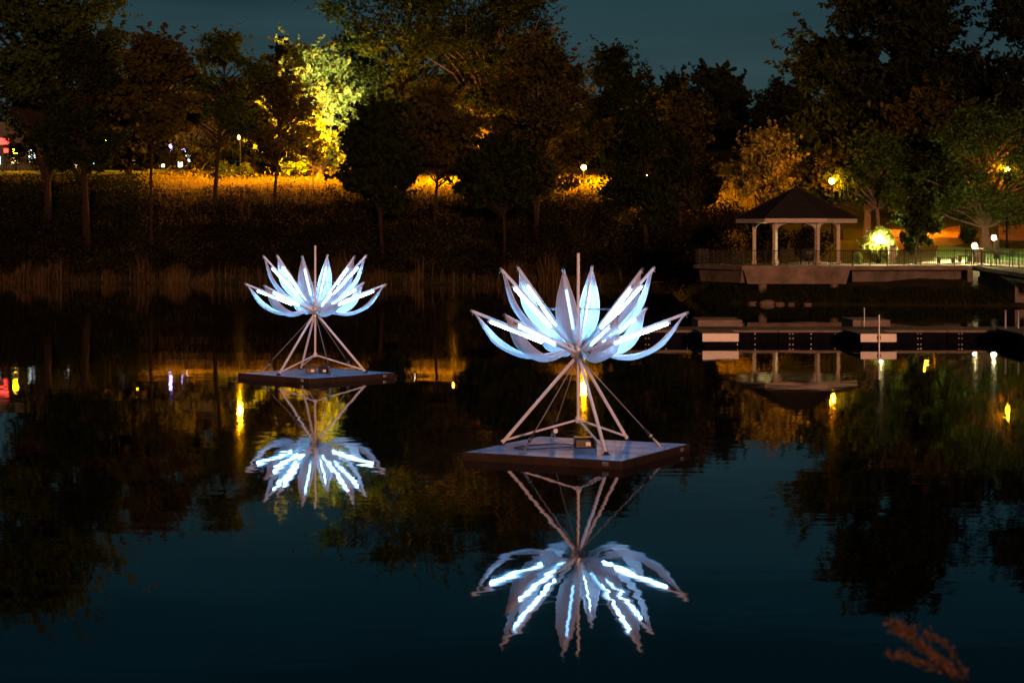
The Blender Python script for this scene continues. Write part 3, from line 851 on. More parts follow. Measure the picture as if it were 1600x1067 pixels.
def mast_lamp(label, px, py, d):
    p = P(px, py, d); g0 = G(p.x, d); hz = p.z - g0
    r = empty('light_mast', (p.x, d, g0)); tag(r, label, 'light mast')
    MB().lathe((0, 0, 0), [(.2, 0), (.09, hz - .1), (.06, hz + .1)], 10).build('pole', M['black'], r)
    aim = Vector((-.50, .80, .22)).normalized()
    c = Vector((-.3, .1, hz))
    MB().tube([(0, 0, hz), c], .04, 6).build('arm', M['iron'], r)
    MB().tube([c - aim * .12, c + aim * .10, c + aim * .22], [.22, .30, .33], 14).build('head', M['iron'], r)
    MB().tube([c + aim * .222, c + aim * .95], .33, 16, False).build('hood', M['black'], r)
    MB().tube([c + aim * .221, c + aim * .235], .26, 14).build('lens', M['mast'], r)
mast_lamp('tall light mast whose white light floods the bright green tree', 590, 180, 187)

# ------------------------------------------------------------------ trees
def crown_profile(style, t):
    if style == 'cone': return (1 - t) ** .8 * min(1, t * 6 + .35)
    if style == 'oval': return max(.05, math.sin(math.pi * min(1, (t * .93 + .07)) ** .85)) ** .7
    if style == 'dome': return max(.05, math.sqrt(max(0, 1 - (max(0, t - .3) / .7) ** 2)) * min(1, .55 + t * 1.8))
    return max(.05, math.sin(math.pi * (t * .9 + .06)) ** .6)

def tree(name, label, px, d, top, width, cbase, style='oval', leaf='leaf_green', nclump=90, nleaf=130, size=(.16, .34), lean=0.0, seed=0,
         bark='bark', tr=None, spread=1.0, group='trees on the far bank', dx=0.0, depth=.85, fork=False, low=None):
    rng = np.random.default_rng(seed + 17)
    x0 = X(px, d); g0 = G(x0, d) - .1
    H = Z(top, d) - g0; cb = max(.3, Z(cbase, d) - g0); R = width / 2 / F * d
    root = empty(name, (x0, d, g0)); tag(root, label, 'tree', group)
    tr = tr or (0.018 * H + .05)
    ln = lean * H; off = dx / F * d
    def axis(t):    # trunk centre line, t = 0..1 of the height
        return np.array([ln * t + off * max(0, (t - cb / H)) / max(.1, 1 - cb / H) + .18 * math.sin(t * 5 + seed), .15 * math.cos(t * 4 + seed), t * H])
    tb = MB()
    ts = np.linspace(0, .9, 9)
    rad = [tr * (1.5 if i == 0 else 1) * (1 - .85 * t / .95) for i, t in enumerate(ts)]
    tb.tube([axis(t) for t in ts], rad, 8)
    lobes = rng.uniform(0, 2 * math.pi, 10); lz = rng.uniform(.0, 1, 10); la = rng.uniform(-.48, .40, 10)
    cl = []
    subs = []
    ns = 11 if style == 'dome' else 9
    for k in range(ns):
        t = (k + rng.uniform(.25, .9)) / ns; a = k * 2.39996 + seed * 1.7
        rr = R * crown_profile(style, t) * rng.uniform(.50, .88)
        if k == ns - 1: rr *= .4
        br_ = R * rng.uniform(.26, .46)
        hz_ = min(br_ * .85, (H - cb) * .2)
        ax = axis(min(.95, (cb + (H - cb) * t) / H))
        subs.append((np.array([ax[0] + rr * math.cos(a), ax[1] + rr * math.sin(a) * depth, cb + (H - cb) * (t * .9 + .03)]), np.array([br_, br_ * depth, hz_])))
    for i in range(nclump):
        t = (i + rng.uniform(0, 1)) / nclump
        t = t ** (1.25 if style == 'cone' else .95)
        a = i * 2.39996 + rng.uniform(-.4, .4)
        m = rng.uniform(.86, 1.1)
        for k in range(10):
            dd = math.cos(a - lobes[k]); m += la[k] * max(0, dd) ** 3 * math.exp(-((t - lz[k]) / .15) ** 2) * 1.5
        rr = R * crown_profile(style, t) * m * (rng.uniform(.25, 1) ** .55)
        zc = cb + (H - cb) * (t * .96 + .02)
        ax = axis(min(.95, zc / H))
        c = np.array([ax[0] + rr * math.cos(a), ax[1] + rr * math.sin(a) * depth, zc - .10 * rr + rng.normal(0, .15)])
        if i % 5 and style != 'cone':      # most clumps gather in a few boughs
            lo = subs[i % len(subs)]
            q = rng.normal(0, 1, 3); q /= np.linalg.norm(q); q *= rng.uniform(.2, 1) ** .5
            c = lo[0] + q * lo[1]
            rr = float(np.hypot(c[0] - axis(min(.9, max(.1, c[2] / H)))[0], c[1]))
        cl.append((c, rr))
    pts = []
    for i, (c, rr) in enumerate(cl):
        # limb from the trunk to the clump
        tz = max(cb * .75, c[2] - rr * rng.uniform(.5, 1.0)) / H
        s = axis(min(.88, tz)); mid = (s + c) / 2 + np.array([0, 0, .12 * rr]) + rng.normal(0, .08 * max(rr, .3), 3)
        r0 = min(tr * .5, .02 + .018 * np.linalg.norm(c - s)) 
        tb.tube([s, mid, c], [r0, r0 * .6, .012], 4 if i % 3 else 5, False)
        cr = R * rng.uniform(.09, .28) * spread + .2
        n = int(nleaf * (1.35 if leaf in ('leaf_dark', 'leaf_pale') else .95) * rng.uniform(.4, 1.5))
        q = rng.normal(0, 1, (n, 3)); q /= np.linalg.norm(q, axis=1)[:, None]
        q *= (rng.uniform(0, 1, n) ** .45)[:, None] * cr
        q[:, 2] *= .62
        pts.append(c + q)
        # a few sprays sticking out
        for s_ in range(3):
            dv = rng.normal(0, 1, 3); dv[2] = abs(dv[2]) * .6; dv /= np.linalg.norm(dv)
            k = int(n * .10); tt = rng.uniform(.6, 2.3, k)
            pts.append(c + dv * cr * tt[:, None] + rng.normal(0, .09, (k, 3)))
    if fork:
        for s in (-1, 1):
            tb.tube([axis(.18), axis(.4) + np.array([s * R * .18, 0, 0]), axis(.7) + np.array([s * R * .42, 0, 0]), axis(.85) + np.array([s * R * .5, .2, 0])], [tr * .7, tr * .5, tr * .3, .03], 6)
    tb.build('trunk', M[bark], root)
    ls = [.8, 1.25, 1.0, 1.45, .9][seed % 5]
    v, f = leaves(np.concatenate(pts), rng, (size[0] * 1.2 * ls, size[1] * 1.75 * ls), 0, [.5, .62, .45, .7][seed % 4])
    npmesh('crown', v, f, M[leaf], root)
    return root

T = tree
T('broad_tree', 'huge dark tree cut by the left edge of the picture', 72, 172, -75, 330, 180, 'dome', 'leaf_green', 120, 150, (.18, .36), -.01, 1, dx=-30, fork=True, tr=.36)
T('dense_tree', 'dense black tree left of the slender trunk, foliage to the ground', 134, 168, 60, 158, 268, 'oval', 'leaf_dark', 105, 110, (.18, .34), 0, 2)
T('slender_tree', 'slender sparse tree with one straight dark trunk, left side', 238, 166, 55, 150, 212, 'oval', 'leaf_brown', 75, 75, (.16, .30), .01, 3, tr=.17)
T('park_tree', 'dark green tree on a leaning trunk above the orange grass', 338, 172, 52, 142, 205, 'oval', 'leaf_green', 85, 120, (.16, .32), .04, 4, tr=.22)
T('park_tree', 'olive tree with orange lit lower leaves left of the bright green tree', 432, 174, 112, 126, 248, 'oval', 'leaf_brown', 95, 120, (.15, .30), 0, 5, tr=.15)
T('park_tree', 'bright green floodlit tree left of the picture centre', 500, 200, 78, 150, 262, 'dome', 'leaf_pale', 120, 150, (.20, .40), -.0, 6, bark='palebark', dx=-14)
T('young_tree', 'small orange lit tree with thin trunk below the bright green tree', 487, 186, 190, 56, 252, 'oval', 'leaf_brown', 40, 50, (.14, .26), 0, 7, tr=.09, bark='palebark')
T('dense_tree', 'black rounded tree standing low on the bank, left of centre', 594, 161, 165, 122, 318, 'oval', 'leaf_dark', 120, 150, (.16, .30), 0, 8, tr=.2)
T('broad_tree', 'very tall spreading tree with forked limbs behind the black rounded tree', 640, 206, -25, 300, 215, 'dome', 'leaf_green', 140, 140, (.20, .40), -.01, 9, fork=True)
T('broad_tree', 'very tall tree with thick straight trunk at the picture centre', 752, 188, -20, 230, 190, 'dome', 'leaf_dark', 130, 140, (.20, .40), 0, 10, fork=True, dx=40, tr=.42, bark='palebark')
T('park_tree', 'olive tree between the black rounded tree and the thick trunk', 682, 166, 148, 118, 272, 'oval', 'leaf_brown', 95, 120, (.15, .30), 0, 11, tr=.16)
T('broad_tree', 'tall olive tree right of the thick trunk, crown nearly to the bank', 838, 163, 68, 190, 292, 'oval', 'leaf_brown', 130, 120, (.17, .34), 0, 12, tr=.24)
T('dense_tree', 'low dark spreading tree under the tall olive tree', 785, 160, 225, 118, 318, 'dome', 'leaf_dark', 85, 120, (.15, .30), 0, 13, tr=.15)
T('park_tree', 'dark tree with twin pointed tops right of the picture centre', 962, 170, 78, 118, 268, 'oval', 'leaf_dark', 100, 130, (.17, .34), 0, 14, tr=.2)
T('park_tree', 'dark tree leaning over the bank behind the nearer lotus', 1008, 160, 175, 130, 345, 'dome', 'leaf_dark', 95, 120, (.16, .32), .02, 15, tr=.26)
T('cone_tree', 'conical olive tree on the bank left of the gazebo', 1066, 162, 150, 120, 320, 'cone', 'leaf_brown', 110, 130, (.16, .32), 0, 16, tr=.2)
T('young_tree', 'small golden lit tree behind the left of the gazebo roof', 1190, 150, 205, 104, 300, 'dome', 'leaf_yellow', 75, 100, (.14, .28), 0, 17, tr=.12, fork=True)
T('broad_tree', 'giant black tree towering over the right of the picture', 1395, 172, -60, 275, 240, 'oval', 'leaf_dark', 160, 190, (.20, .38), 0, 18, tr=.5)
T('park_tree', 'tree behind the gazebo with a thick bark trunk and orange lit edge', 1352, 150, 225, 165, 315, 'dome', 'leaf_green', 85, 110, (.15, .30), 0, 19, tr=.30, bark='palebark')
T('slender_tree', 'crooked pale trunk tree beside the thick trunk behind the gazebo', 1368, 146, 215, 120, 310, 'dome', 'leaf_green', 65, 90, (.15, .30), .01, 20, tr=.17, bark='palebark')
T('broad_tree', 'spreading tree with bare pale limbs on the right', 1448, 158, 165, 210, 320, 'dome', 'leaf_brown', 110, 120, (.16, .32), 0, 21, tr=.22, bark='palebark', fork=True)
T('broad_tree', 'wide green tree hanging over the globe lamps at right', 1540, 141, 175, 215, 346, 'dome', 'leaf_green', 150, 170, (.10, .22), 0, 22, tr=.34, bark='palebark', fork=True)
T('slender_tree', 'thin sapling rising past the walkway railing', 1435, 121.5, 300, 62, 372, 'oval', 'leaf_green', 40, 60, (.11, .2), 0, 23, tr=.045, bark='palebark')
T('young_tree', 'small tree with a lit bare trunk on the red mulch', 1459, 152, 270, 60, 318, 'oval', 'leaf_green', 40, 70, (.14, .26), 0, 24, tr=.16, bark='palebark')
T('broad_tree', 'tall dark tree filling the upper right corner', 1625, 168, -40, 170, 215, 'oval', 'leaf_dark', 100, 140, (.18, .36), 0, 25, tr=.3)
T('dense_tree', 'dark tree right of the giant black tree, lower crown', 1545, 176, 125, 150, 260, 'dome', 'leaf_dark', 100, 130, (.18, .36), 0, 26, tr=.25)
T('park_tree', 'tree with orange lit leaves beside the street lamp', 1312, 149, 232, 92, 302, 'dome', 'leaf_brown', 60, 80, (.14, .28), 0, 27, tr=.10, dx=-14)
T('dense_tree', 'far rounded dark tree with the highest top on the skyline right of centre', 1115, 265, 112, 110, 265, 'oval', 'leaf_dark', 90, 140, (.3, .55), 0, 28, group='far trees on the skyline')
T('dense_tree', 'far low dark tree on the skyline left of the rounded one', 1055, 262, 132, 110, 265, 'dome', 'leaf_dark', 80, 130, (.3, .55), 0, 29, group='far trees on the skyline')
T('dense_tree', 'far dark tree on the skyline just left of the giant black tree', 1225, 255, 138, 120, 240, 'dome', 'leaf_dark', 80, 130, (.3, .55), 0, 30, group='far trees on the skyline')
T('dense_tree', 'far dark tree on the skyline between slender and floodlit trees', 455, 262, 78, 110, 230, 'dome', 'leaf_dark', 80, 120, (.3, .55), 0, 31, group='far trees on the skyline')
T('dense_tree', 'far dark tree behind the slender sparse tree', 255, 262, 118, 190, 232, 'dome', 'leaf_dark', 90, 120, (.3, .55), 0, 32, group='far trees on the skyline')
T('dense_tree', 'far dark tree filling the gap left of the picture centre', 700, 262, 150, 130, 240, 'dome', 'leaf_dark', 80, 120, (.3, .55), 0, 33, group='far trees on the skyline')
T('dense_tree', 'far dark tree behind the low lamp at centre', 930, 255, 175, 170, 262, 'dome', 'leaf_dark', 90, 120, (.3, .55), 0, 34, group='far trees on the skyline')
T('park_tree', 'small far tree lit green on the hillside above the gazebo', 1243, 238, 196, 46, 236, 'oval', 'leaf_pale', 40, 70, (.2, .4), 0, 35)

UND = [(70, 205, 110, 120, 'dark tree in the second row behind the far left trees'), (205, 208, 120, 110, 'brown tree in the second row left of the slender trunk'),
       (300, 206, 105, 120, 'brown tree in the second row between slender and leaning trunks'), (395, 210, 120, 110, 'dark tree in the second row behind the leaning trunk'),
       (560, 205, 140, 120, 'dark tree in the second row right of the bright green tree'), (880, 204, 100, 130, 'dark tree in the second row above the centre lamp'),
       (1020, 205, 165, 120, 'dark tree in the second row left of the conical tree'), (1480, 185, 120, 130, 'dark tree in the second row right of the giant tree'),
       (1300, 186, 160, 110, 'dark tree in the second row left of the giant tree')]
for i, (px, d, tp, w, lb) in enumerate(UND):
    T('dense_tree', lb, px, d, tp, w, 262, ['dome', 'oval'][i % 2], ['leaf_dark', 'leaf_brown', 'leaf_brown', 'leaf_dark'][i % 4], 70, 62, (.2, .38), 0, 60 + i, group='second row of trees')

# ------------------------------------------------------------------ shrubs
def shrub(label, px, py_top, d, width, leaf, n=22, nl=90, size=(.10, .22), name='shrub', seed=0, group='shrubs', droop=False):
    rng = np.random.default_rng(seed + 500)
    x0 = X(px, d); g0 = G(x0, d); H = Z(py_top, d) - g0; R = width / 2 / F * d
    r = empty(name, (x0, d, g0 - .03)); tag(r, label, 'shrub', group)
    st = MB(); pts = []
    for i in range(n):
        a = i * 2.4 + rng.uniform(-.3, .3); t = (i + .5) / n
        rr = R * rng.uniform(.2, 1) * math.sin(math.pi * (.2 + .75 * t)); c = np.array([rr * math.cos(a), rr * math.sin(a) * .8, H * (.2 + .72 * t)])
        st.tube([(c[0] * .1, c[1] * .1, 0), (c[0] * .6, c[1] * .6, c[2] * .6), tuple(c)], [.03, .018, .006], 4, False)
        q = rng.normal(0, 1, (nl, 3)); q /= np.linalg.norm(q, axis=1)[:, None]; q *= (rng.uniform(0, 1, nl) ** .5)[:, None] * (R * .30 + .08)
        pts.append(c + q)
    pts = np.concatenate(pts); pts[:, 2] = np.maximum(pts[:, 2], .05)
    st.build('stems', M['bark'], r)
    v, f = leaves(pts, rng, size, .6, .4 if droop else .55)
    npmesh('foliage', v, f, M[leaf], r)
shrub('bright yellow green bush lit from inside beside the walkway', 1374, 358, 125.3, 66, 'leaf_lush', 30, 75, (.14, .38), seed=1, droop=True)
shrub('small pale lit plant at the left foot of the bright bush', 1341, 393, 122.6, 18, 'leaf_pale', 10, 50, (.06, .16), seed=2)
shrub('dark round bush under the wide tree by the red mulch', 1511, 351, 143, 28, 'leaf_dark', 22, 90, seed=3)
shrub('dark bush between bright bush and red mulch', 1424, 352, 133, 44, 'leaf_dark', 22, 90, seed=4)
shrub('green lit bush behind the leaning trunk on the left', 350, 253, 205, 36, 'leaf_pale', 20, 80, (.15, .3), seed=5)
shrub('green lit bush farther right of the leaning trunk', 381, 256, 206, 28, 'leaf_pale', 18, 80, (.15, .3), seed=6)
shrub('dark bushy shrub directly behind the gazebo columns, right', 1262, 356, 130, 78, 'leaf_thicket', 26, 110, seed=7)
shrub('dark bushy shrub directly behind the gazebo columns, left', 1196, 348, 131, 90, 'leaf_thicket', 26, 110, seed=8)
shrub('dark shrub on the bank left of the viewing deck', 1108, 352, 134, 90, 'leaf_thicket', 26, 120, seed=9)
shrub('bare reddish shrub on the bank right of the nearer mast', 945, 388, 158, 30, 'leaf_thicket', 18, 70, seed=10)

# planter pedestal and low stone seats by the walkway
pl = empty('stone_pedestal', (X(1393.5, 124), 124, G(X(1393.5, 124), 124))); tag(pl, 'square stone pedestal at the right of the bright bush', 'pedestal')
hz = Z(383, 124) - pl.location.z
for i in range(4): MB().box((0, 0, hz * (i + .5) / 4.4), (.42 - .02 * (i % 2), .42, hz / 4.4 - .01), 0, .02).build('stone', M['stone'], pl)
MB().box((0, 0, hz * .955), (.5, .5, hz * .08), 0, .015).build('cap', M['concrete'], pl)
for lb, px, w in (('low stone seat on the path before the lit lawn', 1478, 1.25), ('low stone seat on the path beside the stone pillar', 1507, .8)):
    d = 123.8; o = empty('stone_bench', (X(px, d), d, G(X(px, d), d) + .04)); tag(o, lb, 'seat', 'stone seats by the path')
    MB().box((0, 0, .36), (w, .42, .09), 0, .02).build('slab', M['rock'], o)
    for s in (-1, 1): MB().box((s * w * .36, 0, .16), (.18, .34, .315), 0, .02).build('support', M['rock'], o)

# ------------------------------------------------------------------ bank vegetation (uncountable)
rng = np.random.default_rng(5)
def along(n, s0, s1, x0=-62, x1=12.0, p=1.0):
    x = rng.uniform(x0, x1, n); s = s0 + (s1 - s0) * rng.uniform(0, 1, n) ** p
    y = np.interp(np.minimum(x, 8), SX, SD) + s
    return x, y, terr(x, y), s
# thicket
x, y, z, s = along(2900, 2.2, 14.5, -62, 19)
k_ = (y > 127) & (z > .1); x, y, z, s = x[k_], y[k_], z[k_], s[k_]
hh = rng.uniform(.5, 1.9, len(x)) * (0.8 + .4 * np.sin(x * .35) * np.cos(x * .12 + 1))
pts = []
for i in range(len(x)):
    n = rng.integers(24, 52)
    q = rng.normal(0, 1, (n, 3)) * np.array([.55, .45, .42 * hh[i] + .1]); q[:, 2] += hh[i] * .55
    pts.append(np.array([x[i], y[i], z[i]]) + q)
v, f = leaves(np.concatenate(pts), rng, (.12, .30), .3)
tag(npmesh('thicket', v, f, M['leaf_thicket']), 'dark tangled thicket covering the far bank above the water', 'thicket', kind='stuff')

def blades(name, label, cat, x, y, z, h, w, m, lean=.25):
    n = len(x)
    a = rng.uniform(0, 2 * math.pi, n); la = rng.uniform(0, 2 * math.pi, n); ll = rng.uniform(0, lean, n) * h
    base = np.stack([x, y, z - .03], -1); side = np.stack([np.cos(a), np.sin(a), np.zeros(n)], -1) * (w / 2)[:, None]
    mid = base + np.stack([np.cos(la) * ll * .3, np.sin(la) * ll * .3, h * .55], -1)
    tip = base + np.stack([np.cos(la) * ll, np.sin(la) * ll, h], -1)
    v = np.stack([base - side, base + side, mid + side * .8, mid - side * .8, tip + side * .15, tip - side * .15], 1).reshape(-1, 3)
    k = np.arange(n) * 6
    q = np.concatenate([np.stack([k, k + 1, k + 2, k + 3], -1), np.stack([k + 3, k + 2, k + 4, k + 5], -1)])
    return tag(npmesh(name, v, q, m), label, cat, kind='stuff')
def clumps(px0, px1, d0, d1, n, h0, h1, nl, m, name, label, size):
    px_ = rng.uniform(px0, px1, n); d_ = rng.uniform(d0, d1, n); x = (px_ - 800) / F * d_; z = terr(x, d_)
    pts = []
    for i in range(n):
        if z[i] < .02: continue
        h = rng.uniform(h0, h1); k = rng.integers(nl // 2, nl)
        q = rng.normal(0, 1, (k, 3)) * np.array([.45 + .12 * h, .45 + .12 * h, .26 * h]); q[:, 2] = np.abs(q[:, 2] + h * .45)
        pts.append(np.array([x[i], d_[i], z[i]]) + q)
    v, f = leaves(np.concatenate(pts), rng, size, .4)
    return tag(npmesh(name, v, f, M[m]), label, 'undergrowth', kind='stuff')
clumps(1000, 1110, 126, 158, 260, .5, 1.4, 80, 'leaf_thicket', 'undergrowth', 'dark undergrowth on the shore left of the viewing deck', (.12, .28))
M['leaf_bankshrub'] = leafmat('leaf_bankshrub', (0.012, 0.015, 0.008), (0.05, 0.045, 0.026), 0.2)
for a_, b_, n_, lb_ in ((60, 330, 26, 'brown green bushes low on the left bank'), (520, 760, 26, 'brown green bushes low on the bank between the lotuses'), (880, 1060, 22, 'brown green bushes low on the bank behind the nearer lotus')):
    clumps(a_, b_, 160.5, 170, n_, .9, 2.4, 150, 'leaf_bankshrub', 'undergrowth', lb_, (.12, .30))
clumps(-80, 222, 170, 186, 420, .8, 2.3, 90, 'leaf_dark', 'undergrowth', 'black undergrowth under the far left trees', (.16, .34))
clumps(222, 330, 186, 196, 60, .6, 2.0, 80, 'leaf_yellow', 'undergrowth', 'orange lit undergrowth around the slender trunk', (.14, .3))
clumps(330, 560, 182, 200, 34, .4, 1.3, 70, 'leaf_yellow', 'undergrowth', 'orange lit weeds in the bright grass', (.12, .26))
clumps(222, 560, 175, 179, 60, .3, 1.2, 70, 'leaf_thicket', 'undergrowth', 'dark weeds breaking the front of the bright grass', (.12, .26))
clumps(620, 1040, 166, 178, 90, .5, 1.8, 80, 'leaf_brown', 'undergrowth', 'amber lit undergrowth under the central trees', (.13, .28))
clumps(730, 860, 166, 174, 50, .8, 2.4, 90, 'leaf_dark', 'undergrowth', 'dark undergrowth below the tall olive tree', (.14, .3))
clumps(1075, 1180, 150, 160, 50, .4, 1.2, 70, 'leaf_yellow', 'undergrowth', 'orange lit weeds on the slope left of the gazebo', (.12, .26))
# reeds at the waterline, in clumps
x, y, z, s = along(15000, -.25, 1.9, p=1.2)
pc = (x / y) * F + 800
nzv = np.sin(x * .42 + .5) + .8 * np.sin(x * .97 + 2) + .7 * np.sin(x * 2.3 + 1); den = np.clip(.12 + .5 * (nzv + .2), .06, 1)
keep = rng.uniform(0, 1, len(x)) < den
x, y, z = x[keep], y[keep], z[keep]
h = rng.uniform(.35, 1.9, len(x)) * np.clip(.7 + .35 * (np.sin(x * .8) + np.sin(x * 1.9 + 2)), .25, 1.25)
blades('reeds', 'dry tan reeds lining the far waterline', 'reeds', x, y, np.maximum(z, -.05), h, rng.uniform(.03, .07, len(x)), M['reed'])
# tall grass on the crest
x, y, z, s = along(46000, 11.5, 34, -62, 24, 1.3)
h = rng.uniform(.35, 1.05, len(x)) * np.where(s < 15, .75, 1)
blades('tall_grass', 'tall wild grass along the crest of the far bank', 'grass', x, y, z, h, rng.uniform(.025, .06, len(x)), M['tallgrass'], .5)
# dark wood closing the far horizon
n = 26000
px_ = rng.uniform(-150, 1750, n); d_ = rng.uniform(300, 345, n); x = (px_ - 800) / F * d_
tp = 7 + 3.5 * np.sin(px_ * .021) + 2.5 * np.sin(px_ * .057 + 1) + 1.6 * np.sin(px_ * .13 + 2)
z = terr(x, d_) + rng.uniform(0, 1, n) * np.maximum(3, tp)
v, f = leaves(np.stack([x, d_, z], -1), rng, (.7, 1.6))
tag(npmesh('far_wood', v, f, M['leaf_dark']), 'dark far wood closing the horizon behind the park', 'wood', kind='stuff')
# rough grass on the right bank under the walkway
x = rng.uniform(10.8, 36, 11000); s = rng.uniform(.1, 6.0, 11000); y = np.interp(x, SX, SD) + s; z = terr(x, y)
h = rng.uniform(.15, .5, len(x)) * np.where(s > 2, .8, 1)
k = (z + h < DZ - 1.0) | (x > 31)
blades('bank_grass', 'rough dark grass on the bank below the walkway', 'grass', x[k], y[k], z[k], h[k], rng.uniform(.02, .05, k.sum()), M['leaf_dark'], .6)
# shoreline rocks under the gazebo
rr = random.Random(3)
spots = [(1198, 113.9, .42), (1176, 114.6, .25), (1218, 113.6, .25), (1158, 115.6, .3), (1134, 117.2, .25), (1236, 113.3, .2), (1262, 113.2, .22)]
names = ['largest pale rock at the waterline below the gazebo', 'rock at the waterline just left of the largest', 'rock at the waterline just right of the largest',
         'rock second left of the largest below the deck', 'leftmost shoreline rock under the deck corner', 'second shoreline rock right of the largest', 'rightmost shoreline rock below the gazebo']
for (px, d, sz), lb in zip(spots, names):
    vs, fs = [], []
    n, m = 10, 6
    for i in range(m + 1):
        for j in range(n):
            a = 2 * math.pi * j / n; ph = math.pi * i / m
            k = sz * rr.uniform(.8, 1.1)
            vs.append((1.2 * k * math.sin(ph) * math.cos(a), k * math.sin(ph) * math.sin(a), .5 * k * math.cos(ph)))
    for i in range(m):
        for j in range(n): fs.append((i * n + j, i * n + (j + 1) % n, (i + 1) * n + (j + 1) % n, (i + 1) * n + j))
    o = MB().add(vs, fs).build('rock', M['rock']); o.location = (X(px, d), d, sz * .15)
    tag(o, lb, 'rock', 'rocks on the shore')
# low shore wall left of the deck
o = MB().box((0, 0, .12), (X(1082, 146) - X(1020, 146), .7, .62), 0, .03).build('shore_wall', M['concrete'])
o.location = (X(1051, 146.5), 148.5, 0); tag(o, 'low concrete shore wall between nearer lotus and deck', 'wall')

# wire fence on the crest
fn = empty('wire_fence', (0, 0, 0)); tag(fn, 'thin post and wire fence along the bank crest on the left', 'fence')
pp = []
for i in range(14):
    px = 130 + i * 32; d = 176.2; pp.append(V((X(px, d), d, G(X(px, d), d))))
for p in pp: MB().tube([p, p + V((0, 0, 1.0))], .03, 6).build('post', M['bark'], fn)
for z_ in (.55, .95): MB().tube([p + V((0, 0, z_)) for p in pp], .012, 5).build('wire', M['steel'], fn)

# ------------------------------------------------------------------ far buildings, cars and signals
M['wall_far'] = mat('far_wall', (0.07, 0.065, 0.06), .9, var=.2, vscale=.4)
M['roof_far'] = mat('far_roof', (0.07, 0.07, 0.07), .9)
EM = {'white': emat('lit_window_white', (.85, 1, .92), 4.0), 'warm': emat('lit_window_warm', (1, .66, .22), 2.5), 'teal': emat('lit_window_teal', (.35, .95, .9), 3.0),
      'red': emat('red_sign', (1, .06, .04), 4.0), 'violet': emat('violet_light', (.42, .32, 1), 14.0), 'blue': emat('blue_light', (.18, .4, 1), 12.0), 'pale': emat('pale_strip', (1, .93, .62), 5.0),
      'redsig': emat('signal_red', (1, .03, .06), 30.0), 'greensig': emat('signal_green', (.1, 1, .75), 30.0), 'head': emat('headlight', (1, 1, .85), 40.0)}
def building(label, px0, px1, ytop, d, wins, depth=12, extra=()):
    x0, x1 = X(px0, d), X(px1, d); cx = (x0 + x1) / 2; g0 = G(cx, d) - .3
    r = empty('building', (cx, d, g0)); tag(r, label, 'building'); H = Z(ytop, d) - g0; w = x1 - x0
    MB().box((0, depth / 2, H / 2), (w, depth, H)).build('wall', M['wall_far'], r)
    MB().box((0, depth / 2, H + .2), (w + .6, depth + .6, .4)).build('roof', M['roof_far'], r)
    for (a, c, t, b_, k) in wins:
        xa, xb = X(a, d) - cx, X(c, d) - cx; zt, zb = Z(t, d) - g0, Z(b_, d) - g0
        wi = MB()
        for xx in (xa, xb): wi.box((xx, -.06, (zt + zb) / 2), (.1, .12, zt - zb + .1))
        for z_ in (zt, zb): wi.box(((xa + xb) / 2, -.06, z_), (xb - xa - .1, .12, .1))
        fo = wi.build('window', M['iron'], r)
        n = max(1, round((xb - xa) / 1.4))
        for i in range(n):
            ww = (xb - xa) / n
            MB().box((xa + ww * (i + .5), -.03, (zt + zb) / 2), (ww - .08, .04, zt - zb - .12)).build('pane', EM[k], fo)
    return r
building('far low shop front glowing behind the left edge trees', -40, 155, 196, 246,
         [(-12, 2, 244, 258, 'teal'), (16, 30, 244, 258, 'warm'), (44, 56, 234, 255, 'white'), (76, 84, 250, 258, 'white'), (86, 97, 252, 262, 'teal'), (100, 110, 246, 258, 'white'), (114, 122, 256, 264, 'warm'), (142, 149, 254, 264, 'teal')])
building('far pale building with lit ground floor behind the slender tree', 196, 335, 186, 252,
         [(207, 213, 250, 258, 'warm'), (230, 236, 254, 261, 'pale'), (252, 258, 256, 262, 'pale'), (278, 286, 252, 262, 'pale'), (290, 298, 238, 260, 'white'), (306, 314, 230, 236, 'warm')])
building('far building with two bright vertical window strips at centre', 690, 772, 210, 250,
         [(736, 740, 239, 256, 'pale'), (742.5, 746, 238, 260, 'pale'), (708, 722, 265, 272, 'white'), (730, 742, 262, 270, 'white')])
def sign(label, px0, px1, y0, y1, d, k, tilt=0.0):
    p = P((px0 + px1) / 2, (y0 + y1) / 2, d); g0 = G(p.x, d)
    r = empty('lit_sign', (p.x, d, g0)); tag(r, label, 'sign')
    w, h = (px1 - px0) / F * d, (y1 - y0) / F * d
    MB().tube([(0, .1, 0), (0, .1, p.z - g0)], .08, 6).build('post', M['iron'], r)
    MB().box((0, .06, p.z - g0), (w + .15, .1, h + .15)).build('frame', M['iron'], r)
    MB().box((0, -.02, p.z - g0), (w, .05, h)).build('panel', EM[k], r)
sign('red lit sign at the left edge behind the trees', -2, 14, 216, 226, 236, 'red')
sign('red lit sign lower than the first at the left edge', 6, 13, 232, 239, 236, 'red')
sign('violet vertical light strip behind the slender tree', 264.5, 268.5, 226, 240, 236, 'violet')
sign('blue violet light strip right of the taller violet one', 284, 290, 233, 238, 236, 'violet')
sign('small blue light high behind the slender tree', 267, 271, 205, 208, 236, 'blue')
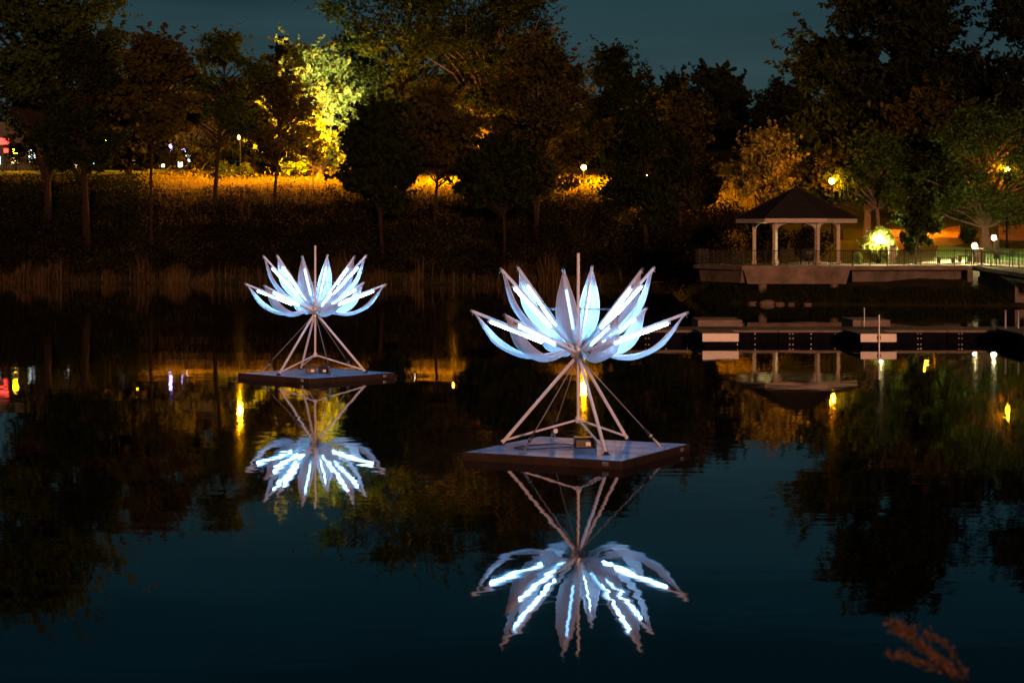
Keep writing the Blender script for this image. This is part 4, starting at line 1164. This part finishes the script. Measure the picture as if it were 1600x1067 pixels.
def car(label, px, d, colr, rz=0.0, lights=False):
    x0 = X(px, d); r = empty('parked_car', (x0, d, G(x0, d) + .07), rz); tag(r, label, 'car', 'cars parked on the road behind the park')
    m = mat('car_paint', colr, .3)
    prof = [(-2.15, .35), (-2.2, .75), (-1.55, .88), (-.95, 1.36), (.55, 1.38), (1.15, .92), (2.0, .80), (2.15, .55), (2.1, .32)]
    v = [(x, -.82, z) for x, z in prof] + [(x, .82, z) for x, z in prof]; n = len(prof)
    for i, (x, z) in enumerate(prof):
        if z > 1.2: v[i] = (x, -.62, z); v[n + i] = (x, .62, z)
    MB().add(v, [tuple(range(n)), tuple(range(2 * n - 1, n - 1, -1))] + [(i, n + i, n + (i + 1) % n, (i + 1) % n) for i in range(n)]).build('body', m, r)
    MB().add([(-1.35, -.80, .93), (.95, -.80, .95), (.5, -.655, 1.32), (-.9, -.655, 1.30)], [(0, 1, 2, 3)]).build('side_window', M['black'], r)
    for s in (-1.35, 1.35):
        for q in (-.80, .80):
            MB().tube([(s, q - .1, .32), (s, q + .1, .32)], .32, 12).build('wheel', M['black'], r)
    for q in (-.55, .55):
        MB().box((2.13, q, .62), (.08, .3, .14)).build('headlight', EM['head'] if lights else M['dockwhite'], r)
        MB().box((-2.19, q, .66), (.05, .3, .13)).build('tail_light', M['raftside'], r)
car('pale car on the road behind the olive tree', 438, 216.5, (.7, .7, .68))
car('white car with headlights on beside the black rounded tree', 622, 217, (.7, .7, .7), -.9, True)
def signal(label, px, py, d, k):
    p = P(px, py, d); g0 = G(p.x, d); r = empty('traffic_light', (p.x, d, g0)); tag(r, label, 'traffic light', 'far traffic lights'); h = p.z - g0
    MB().tube([(0, .15, 0), (0, .15, h + .5)], .06, 6).build('pole', M['iron'], r)
    MB().box((0, 0, h), (.34, .22, 1.0), 0, .03).build('housing', M['iron'], r)
    MB().tube([(0, -.13, h), (0, -.112, h)], .13, 12).build('lamp', EM[k], r)
signal('tiny red traffic light left of the thick trunk', 692.5, 258, 232, 'redsig')
signal('tiny green traffic light right of the thick trunk', 764, 256, 232, 'greensig')
signal('tiny red traffic light above the centre street lamp', 899, 251, 214, 'redsig')

# ------------------------------------------------------------------ near plant at the bottom right corner
def plume():
    d = 7.0
    root = empty('grass_plume', (X(1600, d), d, G(X(1600, d), d))); tag(root, 'blurred reddish seed plume of a grass in the bottom right corner', 'plant')
    rg = np.random.default_rng(9); st = MB(); pts = []
    o = V(root.location)
    def stem(ctrl, r0, sprays, dens):
        c = [P(a, b_, d + dd) - o for a, b_, dd in ctrl]
        st.tube([V((c[0].x * .3, 0, -.02))] + c, [r0 * 1.3] + [r0 * (1 - .7 * i / len(c)) for i in range(len(c))], 6)
        for i in range(len(c) - 1):
            if i < sprays: continue
            for t in np.linspace(0, 1, dens):
                b0 = c[i].lerp(c[i + 1], float(t))
                for q in range(3):
                    dv = (c[i + 1] - c[i]).normalized() * rg.uniform(.6, 1.2) + V(rg.normal(0, .40, 3)); dv.z += .45; dv.normalize()
                    L = rg.uniform(.012, .05); e = b0 + dv * L
                    st.tube([b0, e], [.0011, .0006], 4, False)
                    for w in np.linspace(.35, 1.05, 6):
                        pts.append(np.array(b0 + dv * L * float(w)) + rg.normal(0, .0022, 3))
    stem([(1545, 1120, 0), (1500, 1062, 0), (1462, 1030, 0), (1425, 1000, 0), (1400, 985, .02)], .004, 1, 16)
    stem([(1535, 1110, .05), (1480, 1050, .06), (1430, 1035, .05), (1395, 1025, .05)], .003, 1, 9)
    stem([(1540, 1115, 0), (1468, 1040, .03), (1428, 995, .02), (1407, 980, .02)], .003, 1, 10)
    stem([(1530, 1105, .1), (1512, 1062, .12), (1490, 1025, .12), (1470, 1003, .12), (1452, 995, .12)], .0028, 1, 4)
    st.build('stem', M['bark'], root)
    v, f = leaves(np.array(pts), rg, (.008, .020), .9, .28)
    npmesh('seed_head', v, f, M['plume'], root)
plume()
